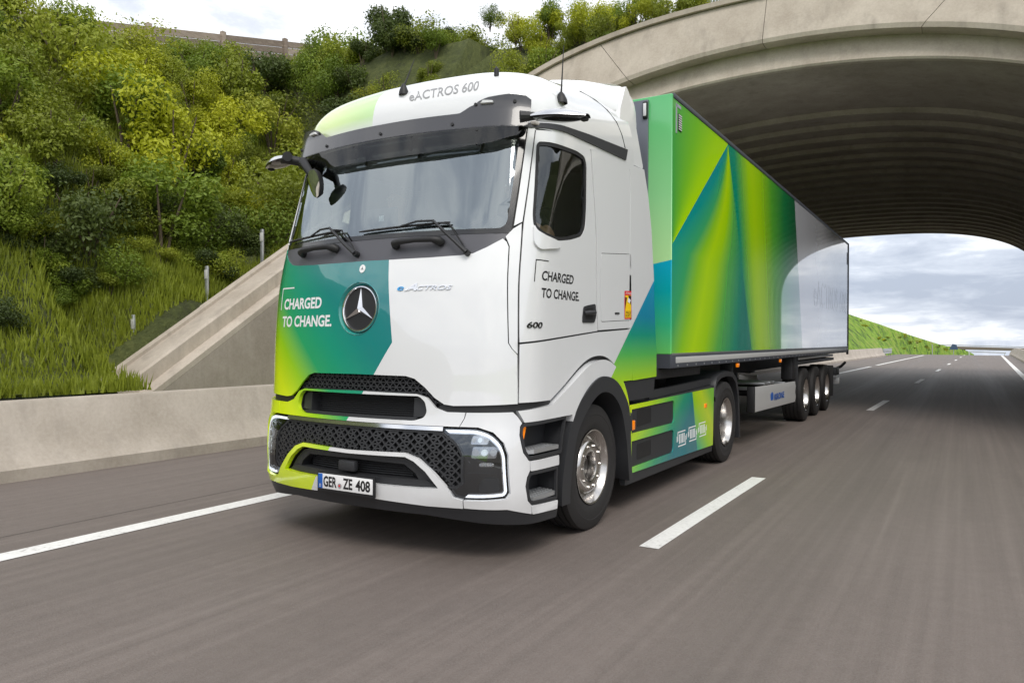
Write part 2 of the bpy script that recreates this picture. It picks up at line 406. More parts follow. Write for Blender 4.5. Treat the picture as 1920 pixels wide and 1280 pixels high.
for zc in (.35, .62):
    mb = MB(); pr_ = [(0, -.13), (.05, -.09), (.0, -.04), (.0, .04), (.05, .09), (0, .13), (-.01, .13), (-.01, -.13)]
    mb.loft([[(-5.05+shift(Y)+p, Y, zc+q) for p, q in pr_] for Y in (82.1, 86, 90)], close=True, cap=True); mb.build('rail', M_steel, gr, 30)
for Y in (82.6, 85, 87.5, 89.6): MB().box((-5.12+shift(Y), Y, .36), (.08, .12, .75), .01).build('post', M_steel, gr)

# ------------------------------------------------------------------ arch overpass
XA = .3
def arch_pt(a, b, n, zs, th):            # th pi..0
    c, s = math.cos(th), math.sin(th)
    return XA+a*math.copysign(abs(c)**(2/n), c), zs+b*abs(s)**(2/n)
def arch_line(a, b, n, zs, N=56, foot=-.2):
    pts = [(XA-a, foot), (XA-a, zs*.33), (XA-a, zs*.66)]
    pts += [arch_pt(a, b, n, zs, math.pi-math.pi*k/N) for k in range(N+1)]
    return pts+[(XA+a, zs*.66), (XA+a, zs*.33), (XA+a, foot)]
BZ_ = ([-1.0, 3.5, 6.0, 12.0], [-.197, 6.67, 10.9, 13.3])
def bev(z): return float(np.interp(z, *BZ_))
def bevz(Y): return float(np.interp(Y, BZ_[1], BZ_[0]))
def IN_(Y): return arch_line(6.95, 3.46, 2.1+.6*min(1, max(0, (Y-12)/24)), 3.5)
IN = IN_(0); RA = arch_line(7.2, 4.0, 2.05, 3.5); OUT0 = arch_line(7.7, 6.1, 2.15, 3.5)
OUT = arch_line(7.75, 5.12, 2.6, 3.5)
arch = empty('arch_overpass', (XA, 12, 0)); tag(arch, 'beige concrete arch bridge spanning the motorway behind the lorry', 'bridge')
FAR = 38.8
mb = MB(); off = .62
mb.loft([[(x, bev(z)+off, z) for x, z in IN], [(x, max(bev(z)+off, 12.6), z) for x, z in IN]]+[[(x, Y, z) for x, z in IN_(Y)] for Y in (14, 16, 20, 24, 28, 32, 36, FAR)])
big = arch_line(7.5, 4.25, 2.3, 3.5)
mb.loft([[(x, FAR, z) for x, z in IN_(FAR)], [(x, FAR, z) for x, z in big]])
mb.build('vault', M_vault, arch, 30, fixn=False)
mb = MB(); mb.loft([[(x, bev(z)+.615, z) for x, z in IN], [(x, bev(z)+.46, z) for x, z in IN], [(x, bev(z)+.42, z) for x, z in arch_line(6.99, 3.50, 2.1, 3.5)], [(x, bev(z)+.42, z) for x, z in big]]); mb.build('vault_face', M_conc, arch, 30, fixn=False)
Y = 15.3
while Y < FAR-.1:
    n_ = 2.1+.6*min(1, max(0, (Y-12)/24)); RI = arch_line(6.85, 3.36, n_, 3.5); RI2 = arch_line(6.97, 3.48, n_, 3.5)
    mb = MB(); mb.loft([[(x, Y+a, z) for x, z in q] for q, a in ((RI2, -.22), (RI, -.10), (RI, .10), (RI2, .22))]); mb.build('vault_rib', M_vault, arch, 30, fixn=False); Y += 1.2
# collar blocks
N = len(RA); edges_ = [0, 4]+list(range(10, N-8, 7))+[N-5, N-1]
for a, b_ in zip(edges_[:-1], edges_[1:]):
    rings = []
    idx = list(range(a, b_+1))
    def shr(L, i, e):                     # keep a thin joint between blocks
        p = np.array(L[i]); 
        if i == a and a > 0: p = p+(np.array(L[i+1])-p)*e/max(.05, np.linalg.norm(np.array(L[i+1])-p))
        if i == b_ and b_ < N-1: p = p+(np.array(L[i-1])-p)*e/max(.05, np.linalg.norm(np.array(L[i-1])-p))
        return p
    for i in idx:
        p = shr(RA, i, .006); q = shr(OUT, i, .006); m_ = p*.93+q*.07; m2 = p*.04+q*.96
        B = lambda P_, dy: (P_[0], bev(P_[1])+dy, P_[1])
        rings.append([B(p, .44), B(p, .05), B(m_, 0), B(m2, 0), B(q, .05), B(q, .9)])
    mb = MB(); mb.loft(rings, close=True, cap=True); mb.build('collar_block', M_conc, arch, 25)
# coping along the left wing and round the arch
mb = MB(); mb.loft([[(x+p*nx_, bev(z)+dy, z+p*nz_) for (p, dy) in ((-.03, -.10), (.10, -.10), (.10, .62), (-.03, .62))] for (x, z), (nx_, nz_) in
                    ((OUT[i], ((OUT[i][0]-XA)/9.0, max(.25, (OUT[i][1]-3.0)/7.0))) for i in range(N))], close=True, cap=True)
mb.build('coping', M_conc, arch, 30)

# ------------------------------------------------------------------ terrain
def vnoise(x, y, s=1.0):
    return (math.sin(x*.9*s+1.3)*math.cos(y*.7*s+.4)+.6*math.sin(x*2.1*s+y*1.3*s)+.35*math.sin(x*4.3*s-y*3.1*s+2))/1.95
OX = np.array([p[0] for p in OUT[3:-3]]); OZ = np.array([p[1] for p in OUT[3:-3]])
def outz(x): return float(np.interp(x, OX, OZ))
def crest(Y): return min(12.8, max(6.4, 7.45+.256*(Y-4)))
def h_slope(x, Y):
    left = x < XA
    dd = (-x-6.3) if left else (x-2*XA-6.3)
    if left:
        hs = .45+max(0, dd)*1.02; c = crest(Y); k = hs-c
        hs = c-.5*math.log(1+math.exp(-max(-30, min(30, k))*2.0))+.4 if k < 2 else c+.4
    else: hs = .05
    hf = min(bevz(Y)-.25, 9.6+.02*(Y-14)) if Y > 2.4 else 0
    if left: hs = min(hs, max(.5, bevz(Y))+1.5*max(0, -7.4-x)+2.5*max(0, 2.4-Y)+.05)
    if Y > 2.39 and abs(x-XA) < 7.77: return -.3
    return max(hs, hf)+.16*vnoise(x, Y)*min(1, max(0, dd))
def terrain(name, xs, ys, hfn, m):
    v = [(x, y, hfn(x, y)) for y in ys for x in xs]; n = len(xs)
    f = [(i*n+k, i*n+k+1, (i+1)*n+k+1, (i+1)*n+k) for i in range(len(ys)-1) for k in range(n-1)]
    return tag(link_mesh(name, v, f, m, smooth=180), kind='structure')
xsL = [-90, -60, -45, -34, -28, -24]+list(np.arange(-21, -9, .6))+[-8.6, -8.15, -7.8, -7.52, -7.44]
ysL = [-60, -40, -28, -20]+list(np.arange(-15, 26.3, .6))+[2.4]+[28, 31, 34, 36.5, 38.6]; ysL.sort()
terrain('embankment', xsL, [y for y in ysL if y >= 2.39], h_slope, M_soil)
xsF = [x for x in xsL if x < -8.1]+[-7.8, -7.52, -7.44]+list(np.arange(-7.2, -5.5, .35))
terrain('embankment', xsF, [y for y in ysL if y <= 2.41], lambda x, y: h_slope(x, y) if x < -5.8 else .3, M_soil)
terrain('fill_slope', [2*XA-x for x in xsL][::-1], [y for y in ysL if y >= 2.39], h_slope, M_soil)
def h_top(x, t):
    z = outz(x); y0b = bev(z)+.5; Y = y0b+(38.7-y0b)*t
    g = min(1, (Y-y0b)/3.0); return (x, Y, z-.02+max(0, min(10.1, bevz(Y)-.25)-z)*g+.1*vnoise(x, Y)*g)
def top_z(x, Y):
    z = outz(x); g_ = min(1, max(0, (Y-bev(z)-.5)/3.0)); return z-.02+max(0, min(10.1, bevz(Y)-.25)-z)*g_
xt = list(np.linspace(-7.5, 8.1, 44)); tt_ = [0, .02, .05, .09, .15, .25, .4, .6, .8, 1]
v = [h_top(x, t) for t in tt_ for x in xt]; n = len(xt)
tag(link_mesh('overpass_fill', v, [(i*n+k, i*n+k+1, (i+1)*n+k+1, (i+1)*n+k) for i in range(len(tt_)-1) for k in range(n-1)], M_soil, smooth=180), kind='structure')

# far hillside beyond the tunnel: built at plausible distances beside the road
def px_at_y(px, py, Y):
    dvec = fw+r2*((px-960)/1418)-u2*((py-640)/1418); t = (Y-CAM.y)/dvec.y; return CAM+dvec*t
skyl = [(1540, 571, 84), (1595, 590, 96), (1650, 608, 108), (1700, 626, 121), (1760, 645, 140), (1815, 658, 165), (1826, 664, 190)]
hv = []; hf = []; NV = 9
tops = [px_at_y(*q) for q in skyl]; tops = [tops[0]+Vector((-1.5, -42, 5.5))]+[tops[0]+Vector((-.3, -20, 2.2))]+tops
for i, T_ in enumerate(tops):
    bx = min(T_.x+max(.5, T_.z)*1.25+2.0, -5.9+shift(T_.y)); base = Vector((max(bx, T_.x+.8), T_.y, drop(T_.y)-.1)); back = Vector((T_.x-45, T_.y+6, T_.z+1.0))
    for k in range(NV+1):
        s = k/NV; p = base.lerp(T_, s**1.1)+Vector((0, 0, .22*vnoise(T_.y*.35, k*1.7)*math.sin(math.pi*min(1, s*1.05))))
        hv.append(p)
    hv.append(back)
n = NV+2
hf = [(i*n+k, i*n+k+1, (i+1)*n+k+1, (i+1)*n+k) for i in range(len(tops)-1) for k in range(n-1)]
tag(link_mesh('hillside', hv, hf, M_hill, smooth=180), kind='structure')

# far overpass deck and thin gantry rail beyond the crest
fb = empty('far_bridge', (16, 205, -3)); tag(fb, 'low brown bridge deck crossing beyond the crest of the road', 'bridge')
a = px_at_y(1790, 652, 190); b_ = px_at_y(1960, 656.5, 215)
dirv = (b_-a).normalized()
def beam(p, q, h, wd): 
    n_ = Vector((-(q-p).y, (q-p).x, 0)).normalized()*wd/2
    return [p+n_+Vector((0, 0, h/2)), p-n_+Vector((0, 0, h/2)), p-n_-Vector((0, 0, h/2)), p+n_-Vector((0, 0, h/2))], [q+n_+Vector((0, 0, h/2)), q-n_+Vector((0, 0, h/2)), q-n_-Vector((0, 0, h/2)), q+n_-Vector((0, 0, h/2))]
mb = MB(); mb.loft(beam(a-dirv*4, b_, .62, 6), close=True, cap=True); mb.build('deck', mat('bridge_brown', (.15, .12, .105), .9, bumpn=(2, .3, .05)), fb)
mb = MB(); mb.loft(beam(a-dirv*4+Vector((0, -3, .62)), b_+Vector((0, -3, .62)), .18, .1), close=True, cap=True); mb.build('parapet', M_steel, fb)
for q in (.08, .95):
    P_ = a.lerp(b_, q); mb = MB(); mb.box((P_.x, P_.y, P_.z-3.3), (1.2, 1.2, 6), .1); mb.build('pier', M_barr, fb)
p0 = px_at_y(1815, 659, 150); p1 = px_at_y(1886, 661.5, 150)
gv_ = empty('gantry_rail', (p0.x, p0.y, -4)); tag(gv_, 'thin grey steel rail across the road crest in the distance', 'railing')
mb = MB(); mb.loft(beam(p0, p1, .14, .12), close=True, cap=True); mb.build('rail', M_steel, gv_)
for q in (.03, .97):
    P_ = p0.lerp(p1, q); MB().box((P_.x, P_.y, P_.z-1.7), (.14, .14, 3.4), .01).build('post', M_steel, gv_)
sg = px_at_y(1788, 652, 118); rs = empty('road_sign', (sg.x, sg.y, sg.z-2.2)); tag(rs, 'small dark blue road sign on a post at the end of the green hillside', 'sign')
MB().prism([(-.55, -.25), (.55, -.25), (.35, .45), (-.15, .55)], lambda p, q, h: (sg.x+p, sg.y+h, sg.z+q), .05).build('sign_panel', mat('sign_back', (.05, .09, .16), .5), rs)
MB().tube([(sg.x, sg.y+.1, sg.z-2.2), (sg.x, sg.y+.1, sg.z+.3)], .05).build('post', M_steel, rs)
dp = px_at_y(1748, 650, 112); dl = empty('delineator_post', (dp.x, dp.y, drop(112)-.1)); tag(dl, 'thin pale marker post at the foot of the far hillside', 'post')
MB().tube([(dp.x, dp.y, drop(112)-.1), (dp.x, dp.y, dp.z+.35)], .06).build('post', M_steel, dl)

# ------------------------------------------------------------------ timber screen wall along the crest and over the arch
scr = [(-16.0, -1), (-16.0, 4), (-16.0, 9), (-16.0, 14), (-16.0, 19), (-16.0, 24)]
sw = empty('timber_screen', (-16.3, 4, crest(4))); tag(sw, 'weathered brown timber screen along the top of the left embankment', 'fence')
def scr_panel(root, p, q, hp, hq, H):
    v = Vector((q[0]-p[0], q[1]-p[1], 0)); L = v.length; n_ = v.normalized(); s = Vector((-n_.y, n_.x, 0))*.025
    nb = 6
    for b in range(nb):
        z0 = H*b/nb+.01; z1 = H*(b+1)/nb-.012
        A = Vector((p[0], p[1], hp)); B_ = Vector((q[0], q[1], hq)); off = s*(.35*((b*7) % 3))
        c8 = [A+off+s+Vector((0, 0, z0)), A+off-s+Vector((0, 0, z0)), A+off-s+Vector((0, 0, z1)), A+off+s+Vector((0, 0, z1))]
        d8 = [B_+off+s+Vector((0, 0, z0)), B_+off-s+Vector((0, 0, z0)), B_+off-s+Vector((0, 0, z1)), B_+off+s+Vector((0, 0, z1))]
        MB().loft([c8, d8], close=True, cap=True).build('board', M_wood, root)
    MB().box((p[0], p[1], hp+H/2), (.14, .14, H+.15), .01).build('post', M_wood, root)
for i in range(len(scr)-1):
    (xa, ya), (xb, yb) = scr[i], scr[i+1]
    for k in range(2):
        p = (xa+(xb-xa)*k/2, ya+(yb-ya)*k/2); q = (xa+(xb-xa)*(k+1)/2, ya+(yb-ya)*(k+1)/2)
        scr_panel(sw, p, q, crest(p[1])+.25, crest(q[1])+.25, 1.35)
sw2 = empty('timber_screen', (-8, 22, 10)); tag(sw2, 'weathered brown timber screen on top of the arch behind bushes', 'fence')
for k in range(9):
    p = (-16.0+2.6*k, 24+.0*k); q = (-16.0+2.6*(k+1), 24)
    scr_panel(sw2, p, q, 12.9-.33*k, 12.9-.33*(k+1), 1.2)

# ------------------------------------------------------------------ steel handrail posts stepping up the wing wall
for k, z in enumerate((1.05, 1.95, 2.75, 3.5)):
    x = -7.66; y = bev(z)+.30
    po = empty('marker_post', (x, y, z-.2)); tag(po, ('lowest', 'second', 'third', 'topmost')[k]+' slim grey steel post beside the sloping wing wall', 'post', 'posts up the wing wall')
    MB().box((x, y, z+.36), (.06, .045, .98), .008).build('post', M_steel, po); MB().box((x+.01, y-.028, z+.70), (.075, .012, .16), .004).build('plate', M_wht_, po)
# ------------------------------------------------------------------ shrubs
def leaf_cloud(nl, rx, rz, size, seed, lobes=7):
    g = np.random.default_rng(seed)
    lc = np.stack([g.uniform(-.62, .62, lobes)*rx, g.uniform(-.62, .62, lobes)*rx, g.uniform(.30, .95, lobes)*rz], 1); lr = g.uniform(.30, .58, lobes)*rx
    k = g.integers(0, lobes, nl); dv = g.normal(size=(nl, 3)); dv /= np.linalg.norm(dv, axis=1)[:, None]
    rr = lr[k]*(g.uniform(.15, 1, nl)**.5)*g.uniform(.85, 1.18, nl)
    c = lc[k]+dv*rr[:, None]*np.array([1, 1, .9]); c[:, 2] = np.abs(c[:, 2])
    nrm = dv+g.normal(size=(nl, 3))*.7; nrm[:, 2] += .35; nrm /= np.linalg.norm(nrm, axis=1)[:, None]
    a = np.cross(nrm, g.normal(size=(nl, 3))); a /= np.linalg.norm(a, axis=1)[:, None]; b = np.cross(nrm, a)
    s = size*g.uniform(.6, 1.3, nl)[:, None]
    v = np.stack([c-a*s, c+b*s*.5+nrm*s*.12, c+a*s, c-b*s*.5+nrm*s*.12], 1).reshape(-1, 3)
    f = [(4*i, 4*i+1, 4*i+2, 4*i+3) for i in range(nl)]
    return v, f
KIND = [('yellow_shrub', L_yell, 'bushy yellow green shrub'), ('olive_shrub', L_olive, 'bushy olive green shrub'), ('green_shrub', L_green, 'bushy mid green shrub'), ('dark_shrub', L_dark, 'dark green shrub')]
protos = []
for ki, (nm, m, lab) in enumerate(KIND):
    for v_ in range(3):
        rx = [.95, 1.15, .8][v_]; rz = [1.0, 1.25, 1.5][v_]
        me = bpy.data.meshes.new('foliage'); vv, ff = leaf_cloud(3800, rx, rz, .044, 50+ki*10+v_); me.from_pydata(vv.tolist(), [], ff); me.materials.append(m)
        mb = MB(); g = random.Random(ki*5+v_)
        for q in range(5):
            an = q*1.26+g.random(); mb.tube([(0, 0, -.3), (.12*math.cos(an), .12*math.sin(an), .3*rz), (.45*rx*math.cos(an), .45*rx*math.sin(an), .85*rz)], [.035, .025, .01], 5)
        so_ = mb.build('stem', M_bark, None); sm = so_.data; bpy.data.objects.remove(so_)
        protos.append((ki, me, sm))
def plant(root_name, label, group, loc, sc, rz, me, sm):
    e = empty(root_name, loc); e.scale = sc; e.rotation_euler = (0, 0, rz); tag(e, label, 'shrub', group)
    for nm, m in (('foliage', me), ('stem', sm)):
        o = bpy.data.objects.new(nm, m); col.objects.link(o); o.parent = e
    return e
pts_s = []
g = random.Random(11); tries = 0
while len(pts_s) < 340 and tries < 26000:
    tries += 1
    x = g.uniform(-17.5, -7.0); y = g.uniform(-1, 24)
    if x > -8.3 and y > .9: continue
    q = Vector((x, y, h_slope(x, y)+.5))-CAM; dq = q.dot(fw)
    if dq < 2: continue
    sx_, sy_ = 960+1418*q.dot(r2)/dq, 640-1418*q.dot(u2)/dq
    if sx_ < -130 or sx_ > 1150 or sy_ < -150 or (sx_ > 545 and sy_ > 215): continue
    s = g.choice([g.uniform(.45, .8), g.uniform(.8, 1.3)])
    if x < -14.3: s = min(s, .55)
    if x < -16.2: continue
    if y > 14 and g.random() < .25: continue
    if x > -8.0: s *= .6
    if any((x-a)**2+(y-b)**2 < (.36*(s+c))**2 for a, b, c, _ in pts_s): continue
    pts_s.append((x, y, s, sx_))
for (x, y, s, sx_) in pts_s:
    z = h_slope(x, y); hgt = (z-1)/9
    nz = math.sin(x*.55+y*.31)+.8*math.sin(y*.8-x*.2)+g.uniform(-.9, .9)
    if hgt > .70: ki = g.choice([1, 2, 2, 3, 1])
    elif hgt < .32: ki = g.choice([3, 2, 3, 1])
    elif nz > .45: ki = g.choice([0, 0, 1])
    elif nz > -.4: ki = g.choice([1, 2, 1, 2])
    else: ki = g.choice([3, 2, 3, 1])
    k_, me, sm = protos[ki*3+g.randrange(3)]
    plant(KIND[ki][0], KIND[ki][2]+(' at the foot of the embankment' if hgt < .22 else (' halfway up the embankment' if hgt < .72 else ' below the timber screen'))+(' at the left picture edge' if sx_ < 150 else (' well left of the cab' if sx_ < 330 else (' just left of the cab' if sx_ < 560 else ' above the cab roof'))), KIND[ki][0].replace('_', ' ')+'s covering the left embankment', (x, y, z-.22), (s, s, s*g.uniform(.85, 1.2)), g.uniform(0, 6.28), me, sm)
for k in range(46):                      # bushes along the top of the arch collar
    x = -7.3+9.5*(k % 34)/34+g.uniform(-.3, .3); zo = outz(x); y = bev(zo)+.9+g.uniform(0, 1.8)+(2.5 if k >= 34 else 0); s = g.uniform(.35, .8)
    ki = g.choice([0, 1, 1, 2]); k_, me, sm = protos[ki*3+g.randrange(3)]
    plant(KIND[ki][0], ('yellow green', 'olive green', 'mid green')[ki]+' leafy shrub growing on top of the concrete arch', 'shrubs on top of the arch', (x, y, top_z(x, y)-.06), (s*.9, s*.9, s), g.uniform(0, 6), me, sm)
for k in range(34):
    x = g.uniform(-11, -7.75); y = g.uniform(8.5, 15.5); s = g.uniform(.4, .75); ki = g.choice([1, 2, 2, 3]); k_, me, sm = protos[ki*3+g.randrange(3)]
    plant(KIND[ki][0], KIND[ki][2]+' on the shoulder of the arch behind the cab roof', 'shrubs on the shoulder of the arch', (x, y, h_slope(x, y)-.15), (s, s, s*.9), g.uniform(0, 6), me, sm)
for k in range(60):
    x = -14+9.5*(k % 30)/30+g.uniform(-.4, .4); y = g.uniform(12.5, 18) if k < 30 else g.uniform(18, 24); s = g.uniform(.28, .55)
    if x > -7.9: y = max(y, 13.2); ki = g.choice([0, 1, 1, 2]); k_, me, sm = protos[ki*3+g.randrange(3)]
    plant(KIND[ki][0], ('yellow green', 'olive green', 'mid green')[ki]+' shrub on the skyline between cab roof and arch', 'shrubs on the skyline by the arch', (x, y, (h_slope(x, y) if x < -7.46 else top_z(x, y))-.12), (s, s, s), g.uniform(0, 6), me, sm)
for k in range(26):                      # low shrubs on the far hillside
    i = g.randrange(2, len(tops)-3); s_ = g.uniform(.1, .9); A = tops[i].lerp(tops[i+1], g.random()); bx = A.x+max(.5, A.z)*1.25+1.2
    P_ = Vector((bx, A.y, 0)).lerp(A, s_); s = g.uniform(.22, .42); ki = g.choice([1, 2, 0]); k_, me, sm = protos[ki*3]
    plant('low_shrub', 'low shrub dotted on the far green hillside', 'shrubs on the far hillside', (P_.x, P_.y, max(P_.z, 0)-.15), (s, s, s*.7), g.uniform(0, 6), me, sm)
for k in range(34):
    x = g.uniform(-9.6, -7.75); y = g.uniform(1.0, 6.5); s = g.uniform(.22, .45)
    if y > 2.2 and x > -7.95: x = -8.1
    ki = g.choice([1, 2, 3, 2]); k_, me, sm = protos[ki*3+g.randrange(3)]
    plant('low_shrub', ('', 'low olive green shrub', 'low mid green shrub', 'low dark green shrub')[ki]+' in the grass behind the concrete barrier', 'low shrubs behind the barrier', (x, y, h_slope(x, y)-.08), (s*1.3, s*1.3, s), g.uniform(0, 6), me, sm)
# grass over the slope
def grass(name, fn, n, lab, m, hmin, hmax):
    v = np.zeros((n*3, 3)); 
    for i in range(n):
        x, y, z = fn(); a = g.uniform(0, 6.28); h = g.uniform(hmin, hmax); wd = .012+.012*g.random(); lx, ly = g.uniform(-.4, .4)*h, g.uniform(-.4, .4)*h
        v[3*i] = (x-wd*math.cos(a), y-wd*math.sin(a), z-.03); v[3*i+1] = (x+wd*math.cos(a), y+wd*math.sin(a), z-.03); v[3*i+2] = (x+lx, y+ly, z+h)
    me = bpy.data.meshes.new(name); me.from_pydata(v.tolist(), [], [(3*i, 3*i+1, 3*i+2) for i in range(n)])
    o = link_me(name, me, m, None, None); return tag(o, lab, 'grass', kind='stuff')
def gs():
    x = g.uniform(-13, -5.72); y = g.uniform(-1.5, 11)
    if x > -7.95 and y > 2.3: x = g.uniform(-8.3, -7.6)
    return x, y, h_slope(x, y)
grass('slope_grass', gs, 70000, 'rough green grass between the shrubs on the left slope', L_olive, .08, .26)
# ------------------------------------------------------------------ cab surface: plan curve + front profile, chart (u, z)
PLAN = [(0, 0), (.3, .014), (.6, .06), (.85, .117), (1.0, .167), (1.10, .232), (1.17, .307), (1.215, .39), (1.24, .49), (1.249, .65), (1.25, .85), (1.25, 1.5), (1.25, 3.4)]
Y0Z = [(.2, .08), (.3, .035), (.42, -.01), (.6, -.025), (.8, -.015), (.95, .015), (1.1, .03), (1.5, .045), (1.9, .085), (2.05, .115), (2.25, .165), (2.6, .265), (3.0, .375), (3.2, .43)]
def catmull(pts, n=24):
    pts = [np.array(p, float) for p in pts]; P = [np.array([-pts[1][0], pts[1][1]])]+pts+[2*pts[-1]-pts[-2]]; out = []
    for i in range(1, len(P)-2):
        p0, p1, p2, p3 = P[i-1:i+3]; D = lambda a, b: np.linalg.norm(b-a)**.5
        t0 = 0; t1 = t0+D(p0, p1); t2 = t1+D(p1, p2); t3 = t2+D(p2, p3)
        for k in range(n):
            t = t1+(t2-t1)*k/n
            A1 = (t1-t)/(t1-t0)*p0+(t-t0)/(t1-t0)*p1; A2 = (t2-t)/(t2-t1)*p1+(t-t1)/(t2-t1)*p2; A3 = (t3-t)/(t3-t2)*p2+(t-t2)/(t3-t2)*p3
            B1 = (t2-t)/(t2-t0)*A1+(t-t0)/(t2-t0)*A2; B2 = (t3-t)/(t3-t1)*A2+(t-t1)/(t3-t1)*A3
            out.append((t2-t)/(t2-t1)*B1+(t-t1)/(t2-t1)*B2)
    out.append(pts[-1]); return np.array(out)
PL = catmull(PLAN); US = np.concatenate([[0], np.cumsum(np.linalg.norm(np.diff(PL, axis=0), axis=1))]); YC = catmull(Y0Z)
def y0(z): return np.interp(z, YC[:, 0], YC[:, 1])
def wz(z): return np.interp(z, [.2, .45, 2.15, 2.6, 3.2], [.985, 1, 1, .99, .97])
def Pv(u, z):
    u = np.asarray(u, float); z = np.asarray(z, float); au = np.abs(u)
    return np.stack([np.sign(u)*np.interp(au, US, PL[:, 0])*wz(z), np.interp(au, US, PL[:, 1])+y0(z), z], -1)
def Nv(u, z):
    u = np.asarray(u, float); z = np.asarray(z, float); h = .012
    n = np.cross(Pv(u+h, z)-Pv(u-h, z), Pv(u, z+h)-Pv(u, z-h)); return n/np.linalg.norm(n, axis=-1, keepdims=True)
def S(u, z, off=0): return Pv(u, z)+np.asarray(off)[..., None]*Nv(u, z) if np.ndim(off) else Pv(u, z)+off*Nv(u, z)
def SV(u, z, off=0): return Vector(S(u, z, off))
def uY(Y, z): return float(np.interp(Y-y0(z), PL[:, 1], US))
def sd_(pts): return [(uY(Y, z), z) for Y, z in pts]
def mir(half): return half+[(-u, z) for u, z in reversed(half) if abs(u) > 1e-6]
def flip(p): return [(-u, z) for u, z in reversed(p)]
def spl(pts, n=6):
    P = [np.array(p, float) for p in pts]; P = [2*P[0]-P[1]]+P+[2*P[-1]-P[-2]]; out = []
    for i in range(1, len(P)-2):
        a, b, c, d_ = P[i-1:i+3]
        for k in range(n):
            t = k/n; out.append(tuple(.5*(2*b+(c-a)*t+(2*a-5*b+4*c-d_)*t*t+(3*b-a-3*c+d_)*t**3)))
    return out+[tuple(P[-2])]
def inset(poly, dd):
    P = np.array(poly, float); n = len(P); A = .5*sum(P[i][0]*P[(i+1) % n][1]-P[(i+1) % n][0]*P[i][1] for i in range(n)); sg = 1 if A > 0 else -1; out = []
    for i in range(n):
        a, b, c = P[i-1], P[i], P[(i+1) % n]; e1 = (b-a)/max(1e-9, np.linalg.norm(b-a)); e2 = (c-b)/max(1e-9, np.linalg.norm(c-b))
        n1 = sg*np.array([-e1[1], e1[0]]); n2 = sg*np.array([-e2[1], e2[0]]); m = n1+n2; m = m/max(.35, m@m/ max(1e-9, np.linalg.norm(m)))/max(1e-9, np.linalg.norm(m)) if np.linalg.norm(m) > 1e-6 else n1
        m = n1+n2; L = np.linalg.norm(m); m = n1 if L < 1e-6 else m/L; k = max(.45, m@n1)
        out.append(tuple(b+m*dd/k))
    return out
def resamp(poly, g):
    out = []
    for i in range(len(poly)):
        a = np.array(poly[i]); b = np.array(poly[(i+1) % len(poly)]); n = max(1, int(math.ceil(np.linalg.norm(b-a)/g)))
        out += [tuple(a+(b-a)*k/n) for k in range(n)]
    return out
def inside(pts, poly):
    pts = np.asarray(pts); x, y = pts[:, 0], pts[:, 1]; r = np.zeros(len(pts), bool); n = len(poly)
    for i in range(n):
        (x1, y1), (x2, y2) = poly[i], poly[(i+1) % n]
        if y1 == y2: continue
        c = ((y1 > y) != (y2 > y)) & (x < (x2-x1)*(y-y1)/(y2-y1)+x1); r ^= c
    return r
def edist(pts, poly):
    d = np.full(len(pts), 9.0)
    for i in range(len(poly)):
        a = np.array(poly[i]); b = np.array(poly[(i+1) % len(poly)]); ab = b-a; L = max(1e-12, ab@ab)
        t = np.clip(((pts-a)@ab)/L, 0, 1); d = np.minimum(d, np.linalg.norm(pts-(a+t[:, None]*ab), axis=1))
    return d
def flat_mesh(poly, holes, g):
    loops = [resamp(poly, g)]+[resamp(h, g) for h in holes]; pts = []; ed = []
    for L in loops:
        b = len(pts); pts += L; ed += [(b+i, b+(i+1) % len(L)) for i in range(len(L))]
    A = np.array(loops[0]); lo, hi = A.min(0), A.max(0)
    gx, gy = np.meshgrid(np.arange(lo[0]+g*.5, hi[0], g), np.arange(lo[1]+g*.5, hi[1], g)); Q = np.stack([gx.ravel(), gy.ravel()], 1)
    if len(Q):
        k = inside(Q, loops[0])
        for h in loops[1:]: k &= ~inside(Q, h)
        Q = Q[k]
        for L in loops:
            if len(Q): Q = Q[edist(Q, L) > g*.45]
        pts = pts+[tuple(q) for q in Q]
    v, e, f, *_ = delaunay_2d_cdt([Vector(p) for p in pts], ed, [], 0, 1e-6)
    V = np.array([(p.x, p.y) for p in v]); F = np.array([t for t in f]); C = V[F].mean(1); k = inside(C, loops[0])
    for h in loops[1:]: k &= ~inside(C, h)
    return V, F[k]
def patch(name, poly, m, parent, off=0.0, th=.014, holes=(), g=.06, round_=0, smooth=40):
    if round_: poly = fillet(poly, round_)
    V, F = flat_mesh(poly, list(holes), g)
    off_f = off if callable(off) else (lambda u, z: np.full(np.shape(u), off))
    o = off_f(V[:, 0], V[:, 1]); top = S(V[:, 0], V[:, 1], o); low = S(V[:, 0], V[:, 1], o-th); n = len(V)
    A2 = V[F]; ar = (A2[:, 1, 0]-A2[:, 0, 0])*(A2[:, 2, 1]-A2[:, 0, 1])-(A2[:, 2, 0]-A2[:, 0, 0])*(A2[:, 1, 1]-A2[:, 0, 1])
    F = np.where((ar < 0)[:, None], F[:, ::-1], F)
    es = {}
    for t in F:
        for a, b in ((t[0], t[1]), (t[1], t[2]), (t[2], t[0])): es[(a, b)] = 1
    bd = [(a, b) for (a, b) in es if (b, a) not in es]
    # rim: rounded over by 3 mm then folded back
    verts = top.tolist(); faces = F.tolist(); idx = {}
    def lowv(i):
        if i not in idx: idx[i] = len(verts); verts.append(low[i].tolist())
        return idx[i]
    if th:
        for a, b in bd: faces.append([int(b), int(a), lowv(int(a)), lowv(int(b))])
    return link_mesh(name, verts, faces, m, parent, smooth)
def both(name, poly, m, parent, **kw):
    h = kw.pop('holes', ())
    a = patch(name, poly, m, parent, holes=h, **kw); b = patch(name, flip(poly), m, parent, holes=[flip(q) for q in h], **kw); return a, b
